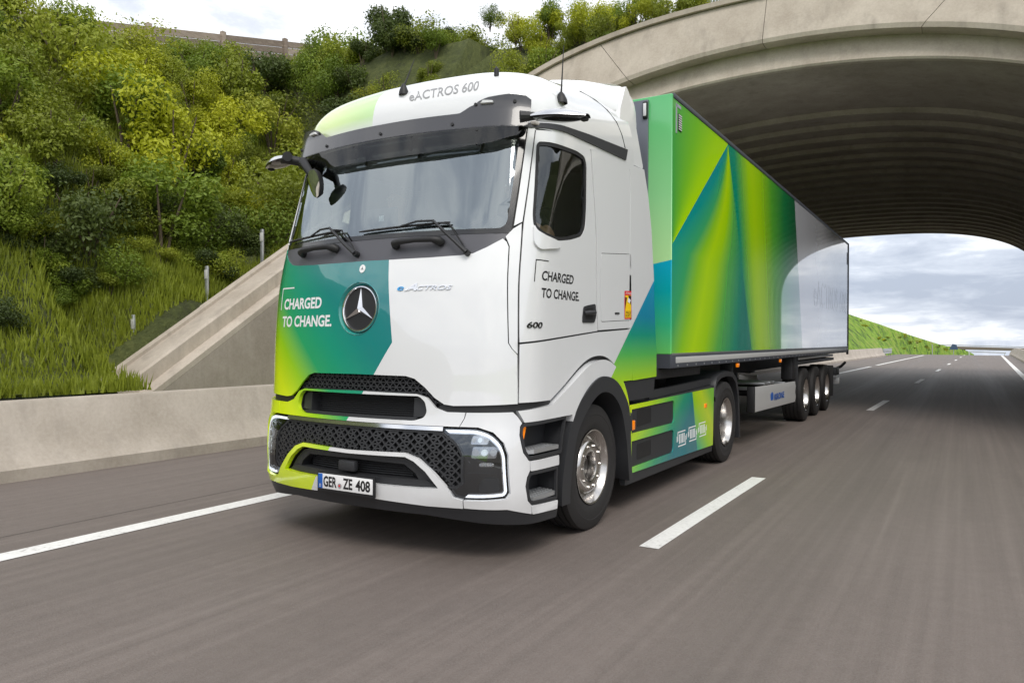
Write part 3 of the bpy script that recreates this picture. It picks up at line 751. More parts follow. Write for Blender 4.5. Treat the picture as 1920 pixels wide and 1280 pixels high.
def recess(name, poly, m, parent, depth, off=0.0):
    V, F = flat_mesh(poly, [], .12); A2 = V[F]; ar = (A2[:, 1, 0]-A2[:, 0, 0])*(A2[:, 2, 1]-A2[:, 0, 1])-(A2[:, 2, 0]-A2[:, 0, 0])*(A2[:, 1, 1]-A2[:, 0, 1]); F = np.where((ar < 0)[:, None], F[:, ::-1], F)
    L = resamp(poly, .05); n = len(V); verts = S(V[:, 0], V[:, 1], off-depth).tolist(); faces = F.tolist(); b = len(verts); k = len(L); L = np.array(L)
    verts += S(L[:, 0], L[:, 1], off).tolist()+S(L[:, 0], L[:, 1], off-depth).tolist()
    faces += [[b+i, b+(i+1) % k, b+k+(i+1) % k, b+k+i] for i in range(k)]
    return link_mesh(name, verts, faces, m, parent, 40)
def lattice(poly, kind, off, m, name, parent, du=.056, dz=.032, wd=.007, dep=.022):
    A = np.array(poly); lo, hi = A.min(0), A.max(0); segs = []
    rows = int((hi[1]-lo[1])/dz)+2; cols = int((hi[0]-lo[0])/du)+3
    P_ = lambda i, j: (lo[0]+(j+(.5 if i % 2 else 0))*du-du*.5, lo[1]+i*dz)
    for i in range(rows):
        for j in range(cols):
            a = P_(i, j)
            segs += [(a, P_(i, j+1))] if kind == 'tri' or (i+j) % 2 == 0 else []
            segs += [(a, P_(i+1, j)), (a, P_(i+1, j+1) if i % 2 else P_(i+1, j-1))]
    mid = np.array([((a[0]+b[0])/2, (a[1]+b[1])/2) for a, b in segs]); ia = inside(np.array([s[0] for s in segs]), poly); ib = inside(np.array([s[1] for s in segs]), poly); im = inside(mid, poly)
    mb = MB()
    for q, (a, b) in enumerate(segs):
        if not (im[q] and (ia[q] or ib[q])): continue
        a = np.array(a); b = np.array(b)
        if not ia[q]: a = (a+b)/2
        if not ib[q]: b = (a+b)/2
        t = b-a; t = t/np.linalg.norm(t); nn = np.array([-t[1], t[0]])*wd/2
        c = [a+nn, b+nn, b-nn, a-nn]; U = np.array([p[0] for p in c]); Z = np.array([p[1] for p in c])
        top = S(U, Z, off); low = S(U, Z, off-dep); 
        mb.add(list(top)+list(low), [(3, 2, 1, 0), (0, 1, 5, 4), (2, 3, 7, 6), (1, 2, 6, 5), (3, 0, 4, 7)])
    return tag(mb.build(name, m, parent, 30), kind='stuff')
# ------------------------------------------------------------------ lettering
def text2d(s, bold=0.0, shear=0.0, space=1.0):
    cu = bpy.data.curves.new('txt', 'FONT'); cu.body = s; cu.size = 1; cu.offset = bold; cu.shear = shear; cu.space_character = space; cu.resolution_u = 4
    ob = bpy.data.objects.new('txt', cu); col.objects.link(ob); bpy.context.view_layer.update()
    me = bpy.data.meshes.new_from_object(ob.evaluated_get(bpy.context.evaluated_depsgraph_get())); bpy.data.objects.remove(ob)
    V = np.array([v.co[:2] for v in me.vertices]); F = [list(p.vertices) for p in me.polygons]; bpy.data.meshes.remove(me)
    lo, hi = V.min(0), V.max(0); return (V-lo)/(hi-lo), F
def text_on(name, s, box, fn, m, parent, bold=0.012, shear=0.0, space=1.0, th=.0):
    V, F = text2d(s, bold, shear, space); a, b, c, d_ = box
    pts = [fn(a+(b-a)*p[0], c+(d_-c)*p[1], 0) for p in V]; faces = [list(f) for f in F]
    if th:
        n = len(pts); pts += [fn(a+(b-a)*p[0], c+(d_-c)*p[1], -th) for p in V]; es = {}
        for f in F:
            for i in range(len(f)): es[(f[i], f[(i+1) % len(f)])] = 1
        faces += [[q, p, p+n, q+n] for (p, q) in es if (q, p) not in es]
    return link_mesh(name, pts, faces, m, parent, 30)
cabf = lambda off: (lambda u, z, h: S(u, z, off+h).tolist())

# ------------------------------------------------------------------ tractor unit
TR = empty('tractor_unit', (0, 0, 0))
tag(TR, 'white lorry tractor with green and lime livery facing the camera', 'lorry')
CABF = mir([(0, 1.15), (uY(2.26, 1.2), 1.2), (uY(2.26, 3.1), 3.12), (1.1, 3.12), (0, 3.12)][0:4]+[(0, 3.12)])
GL = mir([(0, 2.295), (1.098, 2.298), (1.112, 3.045), (0, 3.045)])
GLf = fillet([(-1.098, 2.298), (1.098, 2.298), (1.112, 3.045), (-1.112, 3.045)], .07)
WIN = [(1.243, 2.925), (1.262, 2.952), (1.343, 2.962), (1.763, 2.982), (1.898, 2.966), (1.948, 2.905), (2.013, 2.542), (2.027, 2.398), (1.977, 2.326), (1.804, 2.279), (1.601, 2.245), (1.40, 2.262), (1.300, 2.315), (1.278, 2.40)]
WIN = fillet(WIN, .06, 4); WINi = inset(WIN, .028)
frame_poly = [(-uY(2.25, 1.2), 1.2), (-.95, 1.2), (-.85, 1.34), (.85, 1.34), (.95, 1.2), (uY(2.25, 1.2), 1.2), (uY(2.25, 3.1), 3.1), (-uY(2.25, 3.1), 3.1)]
patch('cab_frame', frame_poly, M_black, TR, off=-.022, th=.01, holes=[GLf, WINi, flip(WINi)], g=.10)
FPR = [(0, 2.098), (.23, 2.096), (.56, 2.100), (.80, 2.109), (.885, 2.119), (.983, 2.163), (1.085, 2.222), (1.113, 2.20), (1.131, 2.165), (1.181, 1.502), (1.208, 1.463), (1.252, 1.421), (1.262, 1.089), (.812, 1.073), (.743, 1.081), (.671, 1.123), (.592, 1.195), (.512, 1.252), (.443, 1.269), (0, 1.273)]
FP = [(u, z) for u, z in FPR]+[(-u, z) for u, z in reversed(FPR) if u > 0]
EC = (0.0, 1.748)
circ = lambda r, n=40: [(EC[0]+r*math.cos(2*math.pi*k/n), EC[1]+r*math.sin(2*math.pi*k/n)) for k in range(n)]
fp = patch('front_panel', FP, M_cab, TR, holes=[circ(.198)], g=.045)
mb = MB(); mb.loft([[S(*p, o_) for p in circ(r)] for r, o_ in ((.198, .0), (.192, .004), (.182, -.012), (.172, -.034))], close=True); mb.build('emblem_dish', M_cab, fp, 60)
mb = MB(); mb.loft([[S(*p, -.034) for p in circ(.175)], [S(*p, -.036) for p in circ(.10)], [S(*p, -.036) for p in circ(.004)]], close=True); mb.build('emblem_plate', M_black, fp)
lattice(circ(.158), 'tri', -.030, M_dark, 'emblem_mesh', fp, du=.022, dz=.016, wd=.003, dep=.005)
mb = MB(); mb.loft([[S(*p, o_) for p in circ(r, 48)] for r, o_ in ((.170, -.034), (.172, -.014), (.166, -.006), (.158, -.006), (.152, -.016), (.150, -.034))], close=True); mb.build('emblem_ring', M_chrome, fp, 50)
star = []; 
for k in range(6): a = math.pi/2+k*math.pi/3; r_ = .153 if k % 2 == 0 else .027; star.append((EC[0]+r_*math.cos(a), EC[1]+r_*math.sin(a)))
v_ = [S(*p, -.012 if i % 2 == 0 else -.018).tolist() for i, p in enumerate(star)]+[S(*EC, .010).tolist()]+[S(*p, -.030).tolist() for p in star]
link_mesh('emblem_star', v_, [(i, (i+1) % 6, 6) for i in range(6)]+[(i, 7+i, 7+(i+1) % 6, (i+1) % 6) for i in range(6)], M_chrome, fp, 5)
both_kw = dict(g=.06)
wp = patch('wiper_panel', mir([(0, 2.07), (.9, 2.09), (1.0, 2.15), (1.09, 2.21), (1.122, 2.248), (1.130, 2.285), (0, 2.285)]), M_grey, TR, off=-.007, g=.06)
gk = patch('windscreen_frame', fillet([(-1.135, 2.262), (1.135, 2.262), (1.158, 3.10), (-1.158, 3.10)], .03), M_gloss, TR, off=-.004, holes=[GLf], g=.08)
patch('windscreen', inset(GLf, -.012), G_wind, TR, off=-.010, th=0, g=.07, smooth=180)
both('pillar_cover', inset([(1.163, 3.09), (1.147, 2.31), (1.209, 2.345), (1.222, 3.09)], .003), M_cab, TR, off=.003)
both('corner_panel', inset([(1.100, 2.237), (1.148, 2.297), (1.206, 2.338), (1.213, 2.254), (1.251, 1.549), (1.255, 1.425), (1.214, 1.461), (1.187, 1.502), (1.137, 2.168), (1.12, 2.203)], .002), M_cab, TR)
DOOR = [(1.225, 3.04), (1.216, 2.346), (1.220, 2.254), (1.260, 1.549), (1.265, 1.504)]+sd_([(1.51, 1.597), (1.485, 2.33), (1.45, 2.76), (1.425, 3.078), (1.0, 3.068), (.62, 3.03)])
drs = both('door', inset(DOOR, .003), M_cab, TR, holes=[WIN])
for d_, s in zip(drs, (1, -1)):
    fl = (lambda p: p) if s > 0 else flip
    patch('window_seal', fl(WIN), M_black, d_, off=-.004, th=.02, holes=[fl(WINi)], g=.05)
    patch('window_glass', fl(inset(WINi, -.008)), G_side, d_, off=-.014, th=0, g=.10, smooth=180)
    pod = [(1.290, 2.335), (1.325, 2.290), (1.419, 2.262), (1.601, 2.240), (1.632, 2.214), (1.588, 2.186), (1.367, 2.158), (1.309, 2.2)]
    patch('sill_cover', fl(pod), M_cab, d_, off=.018, th=.02, g=.05, round_=.03)
    hp = fillet(sd_([(1.22, 1.70), (1.24, 1.785), (1.33, 1.80), (1.455, 1.815), (1.475, 1.73), (1.44, 1.665), (1.22, 1.66)]), .02)
    h_ = patch('handle_plate', fl(hp), M_dark, d_, off=.007, th=.012, g=.05)
    patch('handle_pocket', fl(fillet(sd_([(1.27, 1.69), (1.28, 1.775), (1.40, 1.785), (1.40, 1.69)]), .02)), M_black, h_, off=.0082, th=0, g=.06)
    q = [S(s*uY(yy, zz), zz, oo) for yy, zz, oo in ((1.245, 1.735, .008), (1.29, 1.740, .030), (1.39, 1.743, .030), (1.44, 1.745, .008))]
    MB().tube(q, [.014, .017, .017, .014], 8).build('door_handle', M_dark, h_)
    if s > 0:
        text_on('slogan_lettering', 'CHARGED', (1.435, 1.915, 1.944, 2.014), cabf(.0015), M_ink, d_, .022)
        text_on('slogan_lettering', 'TO CHANGE.', (1.445, 2.035, 1.822, 1.892), cabf(.0015), M_ink, d_, .022)
        patch('slogan_bracket', [(1.352, 2.089), (1.50, 2.089), (1.50, 2.082), (1.360, 2.082), (1.366, 1.93), (1.358, 1.93)], M_ink, d_, off=.0015, th=0)
        text_on('number_badge', '600', (1.318, 1.475, 1.607, 1.650), cabf(.006), M_gloss, d_, .01, .15, th=.007)
LID = fillet(sd_([(1.575, 1.672), (2.245, 1.702), (2.235, 2.292), (1.575, 2.235)]), .03)
SIDE = sd_([(1.522, 1.602), (2.262, 1.634), (2.262, 3.105), (2.15, 3.100), (1.437, 3.082), (1.462, 2.76), (1.497, 2.33)])
sps = both('sleeper_panel', inset(SIDE, .003), M_cab, TR, holes=[LID])
lids = both('locker_lid', inset(LID, .005), M_cab, TR, off=.001)
patch('lid_grip', sd_([(1.86, 1.745), (1.95, 1.748), (1.95, 1.763), (1.86, 1.76)]), M_black, lids[0], off=.006, th=.006)
stk = patch('blind_spot_sticker', sd_([(2.07, 1.708), (2.228, 1.715), (2.228, 1.962), (2.07, 1.955)]), M_red, lids[0], off=.0025, th=0)
patch('sticker_field', sd_([(2.082, 1.72), (2.216, 1.726), (2.216, 1.922), (2.082, 1.916)]), M_yel, stk, off=.0035, th=0)
patch('sticker_beam', sd_([(2.082, 1.80), (2.12, 1.90), (2.082, 1.90)]), M_ink, stk, off=.0045, th=0)
patch('sticker_beam', sd_([(2.216, 1.83), (2.216, 1.918), (2.15, 1.918)]), M_ink, stk, off=.0045, th=0)
patch('sticker_van', sd_([(2.13, 1.865), (2.18, 1.85), (2.205, 1.88), (2.15, 1.90)]), M_wprint, stk, off=.0055, th=0)
text_on('sticker_lettering', 'ATTENTION', (uY(2.085, 1.9), uY(2.214, 1.9), 1.928, 1.947), cabf(.0045), M_wprint, stk, .0)
text_on('sticker_lettering', 'ANGLES', (uY(2.092, 1.75), uY(2.206, 1.75), 1.757, 1.782), cabf(.0045), M_ink, stk, .0)
text_on('sticker_lettering', 'MORTS', (uY(2.096, 1.75), uY(2.202, 1.75), 1.727, 1.752), cabf(.0045), M_ink, stk, .0)
LOW = [(1.266, 1.497), (1.268, 1.092)]+spl([(1.62, 1.092), (1.84, 1.193), (2.135, 1.336), (2.36, 1.392), (2.60, 1.382), (2.80, 1.297), (2.93, 1.166)])+sd_([(2.262, 1.166), (2.262, 1.627), (1.512, 1.592)])
both('lower_side_panel', inset(LOW, .003), M_cab, TR)
EXT = sd_([(2.272, 1.166), (2.88, 1.178), (2.88, 1.42), (2.81, 2.02), (2.765, 2.53), (2.70, 2.9), (2.62, 3.12), (2.272, 3.10)])
both('side_extender', EXT, M_cab, TR, off=.001, th=.03)
both('rear_apron', sd_([(2.03, 1.158), (2.87, 1.170), (2.85, 1.06), (2.76, .985), (2.16, .985)]), M_dark, TR, off=-.012, th=.03)
both('roof_trim', sd_([(.52, 3.05), (.9, 3.115), (1.4, 3.160), (2.20, 3.215), (2.15, 3.110), (1.43, 3.092), (1.0, 3.080), (.62, 3.045)]), M_dark, TR, off=.012, th=.02)

# ------------------------------------------------------------------ bumper and lamps
patch('bumper_core', mir([(0, .30), (1.15, .30), (1.25, .36), (1.25, 1.2), (.7, 1.2), (.6, 1.28), (0, 1.28)]), M_black, TR, off=-.115, th=.01, g=.1)
UG = mir([(0, 1.276), (.445, 1.272), (.515, 1.255), (.595, 1.198), (.675, 1.126), (.743, 1.084), (.69, 1.06), (.616, 1.12), (.537, 1.143), (0, 1.15)])
lattice(UG, 'tri', -.030, M_dark, 'upper_grille', TR)
patch('grille_backing', UG, M_black, TR, off=-.06, th=0, g=.1)
BU = [(0, 1.154), (.537, 1.147), (.616, 1.124), (.685, 1.057), (.772, 1.03), (.904, 1.03), (.897, .991), (.866, .933), (0, .933)]
SLOT = fillet([(-.556, 1.132), (.556, 1.132), (.605, 1.094), (.623, 1.025), (.602, .985), (.526, .962), (-.526, .962), (-.602, .985), (-.623, 1.025), (-.605, 1.094)], .02)
bu = patch('bumper_upper', mir(BU), M_cab, TR, off=.012, th=.03, holes=[SLOT], g=.05)
recess('intake_duct', SLOT, M_black, bu, .11, -.015)
for k in range(10):
    zz = .985+k*.0145
    MB().tube([S(u, zz, -.085) for u in np.linspace(-.52, .52, 9)], .0035, 5).build('intake_fin', M_dark, bu)
for s in (-1, 1):
    patch('duct_cheek', [(s*.50, .985), (s*.60, .995), (s*.60, 1.09), (s*.55, 1.12), (s*.50, 1.12)], M_dark, bu, off=-.03, th=.08)
patch('duct_step', mir([(0, .962), (.52, .964), (.55, .985), (0, .985)]), M_dark, bu, off=-.004, th=.10)
mb = MB()
for k in range(60):
    u = -.5+k/59; mb.box(SV(u, .986, -.035), (.010, .02, .004), 0)
tag(mb.build('duct_step_studs', M_dark, bu), kind='stuff')
patch('trim_strip', [(.69, 1.06), (.745, 1.088), (.81, 1.078), (1.27, 1.092), (1.66, 1.095), (1.66, 1.05), (1.24, 1.034), (.77, 1.028)], M_black, TR, off=-.02, th=.02)
patch('trim_strip', flip([(.69, 1.06), (.745, 1.088), (.81, 1.078), (1.27, 1.092), (1.66, 1.095), (1.66, 1.05), (1.24, 1.034), (.77, 1.028)]), M_black, TR, off=-.02, th=.02)
patch('chrome_strip', mir([(0, .903), (.752, .901), (.752, .929), (0, .930)]), M_chrome, TR, off=.010, th=.02, g=.05)
LGR = [(0, .900), (.748, .898), (.862, .823), (.908, .746), (.911, .560), (.867, .524), (.804, .518), (.689, .634), (.588, .707), (.486, .740), (0, .733)]
lattice(mir(LGR), 'hex', -.012, M_dark, 'lower_grille', TR, du=.058, dz=.030, wd=.011, dep=.025)
patch('grille_backing', mir(LGR), M_black, TR, off=-.045, th=0, g=.1)
patch('grille_surround', mir([(0, .903), (.75, .90), (.866, .825), (.913, .747), (.916, .556), (.867, .519), (.80, .513), (.80, .53), (.862, .536), (.898, .566), (.895, .742), (.853, .812), (.742, .885), (0, .888)]), M_dark, TR, off=-.006, th=.03, g=.06)
BL = [(0, .733), (.486, .744), (.588, .711), (.689, .638), (.804, .522), (.846, .461), (.911, .447), (.910, .392), (.643, .392), (0, .418)]
LH = [(0, .708), (.488, .715), (.556, .689), (.645, .626), (.741, .518), (.6, .510), (0, .508)]
bl = patch('bumper_lower', mir(BL), M_cab, TR, off=.016, th=.04, holes=[mir(LH)], g=.05)
recess('lower_intake', mir(LH), M_black, bl, .12, -.02)
patch('lower_intake_frame', mir([(0, .70), (.47, .704), (.54, .68), (.62, .62), (.70, .53), (.59, .53), (.55, .60), (.46, .66), (0, .668)]), M_dark, bl, off=-.03, th=.08, g=.06)
patch('lower_intake_frame', mir([(0, .508), (.72, .515), (.64, .56), (0, .555)]), M_dark, bl, off=-.02, th=.08, g=.06)
for k in range(6): MB().tube([S(u, .57+k*.017, -.09) for u in np.linspace(-.5, .5, 9)], .004, 5).build('intake_fin', M_dark, bl)
MB().box(SV(-.02, .615, -.015), (.155, .05, .075), .012).build('radar_cover', M_dark, bl)
LIP = [(0, .412), (.643, .387), (.91, .388), (1.206, .379), (1.392, .320), (1.75, .298), (1.70, .235), (1.356, .252), (.994, .285), (.63, .318), (0, .326)]
patch('air_dam', mir(LIP), M_dark, TR, off=.004, th=.10, g=.06)
LAMP0 = [(.756, .924), (.998, .927), (1.099, .894), (1.176, .827), (1.212, .748), (1.229, .494), (1.201, .461), (1.073, .452), (.914, .449), (.845, .463), (.816, .513), (.867, .524), (.911, .560), (.908, .746), (.862, .823), (.756, .892)]
LAMP = [LAMP0[0]]+fillet(LAMP0, .09, 4)[5:]
DRL = [(.765, .912)]+fillet([(.5, .912), (.765, .912), (.995, .914), (1.09, .884), (1.164, .821), (1.199, .745), (1.216, .500), (1.193, .473), (1.07, .464), (.925, .462), (.5, .46)], .07, 4)[10:-10]+[(.925, .462)]
for s in (1, -1):
    fl = (lambda p: p) if s > 0 else flip
    hl = patch('headlamp', fl(inset(LAMP, .002)), M_gloss, TR, off=-.022, th=.03, g=.05)
    L = np.array(DRL); inner = inset(DRL+[(.925, .70), (.77, .80)], .016)[:len(DRL)]
    def band(o1, o2): return inset(DRL+[(.93, .62), (.80, .80)], o1)[:len(DRL)]+list(reversed(inset(DRL+[(.93, .62), (.80, .80)], o2)[:len(DRL)]))
    patch('daylight_strip', fl(band(.000, .017)), M_led, hl, off=-.004, th=.015, g=.04)
    patch('daylight_trim', fl(band(.017, .026)), M_chrome, hl, off=-.008, th=.012, g=.04)
    for (a, b, c, d_), nm in (((.955, 1.085, .822, .880), 'dipped_lamp'), ((.965, 1.150, .728, .806), 'main_lamp'), ((1.022, 1.128, .672, .700), 'turn_lamp')):
        q = fillet([(a, c), (b-.01, c), (b, d_-.015), (b-.02, d_), (a+.01, d_)], .012)
        lp = patch(nm, fl(q), mat('lamp_reflector', (.55, .56, .58), .12, 1), hl, off=-.016, th=.01, g=.03)
        n = 3 if nm != 'turn_lamp' else 6
        for k in range(n):
            uu = a+(b-a)*(k+.5)/n; zz = (c+d_)/2; c8 = [(uu+.38*(b-a)/n*math.cos(t), zz+.30*(d_-c)*math.sin(t)) for t in np.linspace(0, 2*math.pi, 12, endpoint=False)]
            patch('led_lens', fl(c8), G_mirr if k % 2 else M_wht, lp, off=-.012, th=.006, g=.05)
    patch('sensor_cover', fl(fillet([(1.022, .502), (1.165, .506), (1.163, .596), (1.06, .594), (1.022, .56)], .02)), M_dark, hl, off=-.012, th=.01, g=.05)
    patch('lamp_ridge', fl([(.93, .618), (1.19, .624), (1.19, .632), (.93, .628)]), M_gloss, hl, off=-.006, th=.015, g=.05)
    patch('lamp_glass', fl(inset(LAMP, .004)), G_lens, hl, off=.001, th=0, g=.05, smooth=180)
CORN = [(.912, 1.032), (1.227, 1.036), (1.262, 1.003), (1.300, .957), (1.285, .935), (1.288, .878), (1.330, .759), (1.380, .703), (1.394, .697), (1.395, .628), (1.368, .588), (1.353, .53), (1.369, .427), (1.401, .392), (1.391, .324), (1.206, .381), (.914, .391), (.915, .446), (1.073, .448), (1.203, .456), (1.234, .491), (1.217, .749), (1.180, .831), (1.102, .899), (.999, .931), (.869, .932), (.901, .991)]
both('bumper_corner', inset(CORN, .002), M_cab, TR, off=.012, th=.03, g=.05)
SB1 = fillet([(1.288, .93), (1.315, .955), (1.874, .965), (1.836, .697), (1.384, .702), (1.336, .757), (1.292, .878)], .02); SB2 = fillet([(1.358, .53), (1.372, .588), (1.398, .620), (1.782, .612), (1.755, .370), (1.404, .394), (1.373, .427)], .02)
for s in (1, -1):
    fl = (lambda p: p) if s > 0 else flip
    st = recess('step_well', fl(SB1), M_dark, TR, .16, .004)
    patch('step_frame', fl(SB1), M_dark, st, off=.010, th=.02, holes=[fl(inset(SB1, .022))], g=.05)
    patch('marker_lamp', fl([(1.330, .845), (1.352, .84), (1.362, .925), (1.338, .932)]), M_amber, st, off=-.02, th=.03, g=.05)
    MB().prism([(1.40, -.14), (1.82, -.14), (1.80, .0), (1.46, -.01), (1.40, -.05)], lambda p, q, h: S(s*p, .735+h+.06*max(0, 1.5-p)*0, q).tolist(), .028).build('step_tread', M_steel, st)
    st2 = recess('step_well', fl(SB2), M_dark, TR, .16, .004)
    patch('step_frame', fl(SB2), M_dark, st2, off=.010, th=.02, holes=[fl(inset(SB2, .022))], g=.05)
    tr_ = MB().prism([(1.40, -.14), (1.76, -.14), (1.74, .0), (1.44, -.0), (1.40, -.05)], lambda p, q, h: S(s*p, .405+h, q).tolist(), .03).build('step_tread', M_steel, st2)
    mb = MB()
    for zb in (.437, .765):
        for i in range(9):
            for j in range(4): mb.box(SV(s*(1.44+i*.037), zb, -.12+j*.03), (.012, .018, .006), .002, seg=1)
    tag(mb.build('tread_studs', M_steel, st2), kind='stuff')
    patch('step_bar', fl(fillet([(1.397, .695), (1.788, .690), (1.79, .618), (1.398, .626)], .012)), M_cab, TR, off=.014, th=.04, g=.06)
    patch('step_bar', fl(fillet([(1.405, .386), (1.752, .364), (1.724, .300), (1.394, .323)], .012)), M_cab, TR, off=.014, th=.04, g=.06)
    ARC = spl([(1.806, .30), (1.894, .678), (1.972, .953), (2.163, 1.140), (2.429, 1.232), (2.727, 1.178), (2.964, 1.004), (3.060, .850), (3.10, .65), (3.12, .30)], 7)
    up_arc = [p for p in ARC if 1.95 < p[0] < 3.06 and p[1] > .87]
    FEN = [(1.262, 1.040)]+spl([(1.63, 1.062), (1.85, 1.165), (2.147, 1.307), (2.365, 1.362), (2.59, 1.352), (2.80, 1.258), (2.985, 1.07), (3.095, .865)])+[(u, z-.006) for u, z in reversed(up_arc)]+[(1.94, .968), (1.318, .960)]
    patch('fender', fl(FEN), M_cab, TR, off=lambda u, z: .012+.02*np.clip((np.abs(u)-1.6)/.5, 0, 1), th=.06, g=.05)
    OUTL = ARC
    INL = spl([(1.925, .30), (2.000, .640), (2.065, .856), (2.212, 1.019), (2.435, 1.105), (2.674, 1.059), (2.875, .898), (2.985, .700), (3.03, .5), (3.04, .30)], 7)
    patch('wheel_arch', fl(OUTL+INL[::-1]), M_dark, TR, off=lambda u, z: .012+.034*np.clip((np.abs(u)-1.85)/.3, 0, 1), th=.34, g=.05)
    MB().box((s*.80, 1.49, 1.30), (.7, 1.1, .03), .01).build('wheel_well', M_black, TR)
# number plate
py = float(y0(.49))-.045
pl = MB().box((0, py+.012, .487), (.545, .02, .145), .005).build('number_plate', M_black, TR)
MB().box((0, py, .494), (.518, .006, .108), .002).build('plate_face', M_wprint, pl)
MB().box((-.236, py-.0005, .494), (.044, .0065, .106), .001).build('plate_band', M_blue, pl)
pf = lambda x, z, h: (x, py-.0045-h, z)
text_on('plate_lettering', 'GER', (-.205, -.075, .455, .533), pf, M_ink, pl, .03)
text_on('plate_lettering', 'ZE', (-.015, .075, .455, .533), pf, M_ink, pl, .03)
text_on('plate_lettering', '408', (.105, .240, .455, .533), pf, M_ink, pl, .03)
text_on('plate_lettering', 'D', (-.244, -.228, .452, .472), pf, M_wprint, pl, .0)
mb = MB(); mb.lathe([(0, .0), (0, .017), (.003, .017)], (-.045, py-.008, .475), 20, 'Y'); mb.build('plate_seal', M_gprint, pl)
mb = MB(); mb.lathe([(0, .0), (0, .008), (.001, .008)], (-.045, py-.0095, .475), 12, 'Y'); mb.build('plate_seal', M_red, pl)
# front lettering and badges
text_on('slogan_lettering', 'CHARGED', (-.925, -.395, 1.757, 1.845), cabf(.0015), M_wprint, fp, .030)
text_on('slogan_lettering', 'TO CHANGE.', (-.935, -.262, 1.618, 1.706), cabf(.0015), M_wprint, fp, .030)
patch('slogan_bracket', [(-.985, 1.935), (-.79, 1.935), (-.79, 1.925), (-.973, 1.925), (-.973, 1.757), (-.985, 1.757)], M_wprint, fp, off=.0015, th=0, g=.05)
text_on('model_badge', 'ACTROS', (.425, .770, 1.868, 1.900), cabf(.007), M_chrome, fp, .012, .35, th=.006)
text_on('model_badge', 'A', (.398, .500, 1.866, 1.918), cabf(.0072), M_chrome, fp, .005, .5, th=.006)
text_on('model_badge', 'e', (.340, .392, 1.868, 1.897), cabf(.007), M_cyan, fp, .0, .2, th=.006)
cc = [(0.0+.027*math.cos(t), 2.040+.030*math.sin(t)) for t in np.linspace(0, 2*math.pi, 28, endpoint=False)]
bd_ = patch('round_badge', cc, M_wprint, fp, off=.004, th=.004)
ss = [(0+(.017 if k % 2 == 0 else .004)*math.cos(math.pi/2+k*math.pi/3), 2.040+(.018 if k % 2 == 0 else .004)*math.sin(math.pi/2+k*math.pi/3)) for k in range(6)]
patch('badge_star', ss, M_ink, bd_, off=.0055, th=0)
# grab handles
for u0, u1 in ((-.735, -.305), (.275, .640)):
    zc = 2.205; q = [S(u0+(u1-u0)*t, zc+dz, o_) for t, dz, o_ in ((0, -.012, .0), (.03, -.005, .03), (.15, .0, .052), (.5, .006, .056), (.85, .008, .052), (.97, .004, .03), (1, .0, .0))]
    MB().tube(q, [.030, .034, .022, .018, .022, .034, .030], 10).build('grab_handle', M_black, TR, 60)
# wipers
def wiper(pv, knee, b0, b1):
    wr = MB().tube([S(*pv, -.005), S(*pv, .035)], .022, 10).build('wiper', M_black, TR)
    k1 = (pv[0]*.75+knee[0]*.25, pv[1]*.75+knee[1]*.25)
    MB().tube([S(*pv, .036), S(*k1, .048), S(*knee, .040), S((knee[0]*.8+b0[0]*.2), knee[1]*.8+b0[1]*.2+.012, .034), S((b0[0]+b1[0])/2, (b0[1]+b1[1])/2, .026)], [.016, .014, .010, .008, .007], 8).build('wiper_arm', M_dark, wr)
    bl_ = MB().tube([S(b0[0]+(b1[0]-b0[0])*t, b0[1]+(b1[1]-b0[1])*t, .016) for t in np.linspace(0, 1, 12)], [.005]+[.009]*10+[.005], 6).build('wiper_blade', M_black, wr)
    MB().tube([S(*pv, .03), S(pv[0]-.04, pv[1]+.06, .02), S(knee[0]+.12, knee[1]-.02, .02), S(knee[0], knee[1]-.01, .03)], .006, 6).build('washer_hose', M_black, wr)
wiper((.850, 2.120), (.565, 2.352), (-.085, 2.318), (.69, 2.345))
wiper((-.075, 2.150), (-.40, 2.366), (-1.02, 2.315), (-.27, 2.345))
# sun visor
def vz(u): return float(np.interp(abs(u), [0, .66, .72, .80, .86, 1.02, 1.12, 1.152], [3.128, 3.132, 3.165, 3.235, 3.258, 3.275, 3.262, 3.235]))
us = list(np.linspace(0, 1.152, 34)); vt = [(u, vz(u)) for u in us]+[(1.158, 3.06), (1.145, 3.030)]
M_vis = mat('visor_grey', (.05, .05, .057), .25, coat=.5)
vis = patch('sun_visor', mir(vt+[(u, 3.012) for u in reversed(us[:-1])]), M_vis, TR, off=.085, th=.012, g=.05)
patch('visor_blade', fillet(mir([(0, 3.014), (1.13, 3.018), (1.10, 2.955), (.93, 2.905), (.46, 2.868), (0, 2.862)]), .02), G_visor, vis, off=lambda u, z: .085-.035*(3.014-z)/.15, th=.004, g=.06)
for u in (-.80, -.27, .27, .80):
    MB().tube([S(u, 3.02, .01), S(u+.02, 2.96, .04), S(u+.015, 2.90, .05)], [.022, .014, .012], 6).build('visor_bracket', M_black, vis)
    MB().box(SV(u+.01, 3.0, .04), (.05, .08, .012), .003).build('visor_bracket', M_black, vis)
for u, z in ((-.62, 3.05), (0, 3.05), (.62, 3.05), (-1.05, 3.10), (1.05, 3.22), (.78, 3.205), (-.78, 3.205)):
    mb = MB(); mb.tube([S(u, z, .083), S(u, z, .095)], .012, 10); mb.build('visor_bolt', M_black, vis)
for s in (1, -1):
    fl = (lambda p: p) if s > 0 else flip
    patch('visor_lamp', fl(fillet([(.815, 3.188), (.905, 3.190), (.915, 3.228), (.835, 3.236)], .012)), M_wht, vis, off=.105, th=.03)

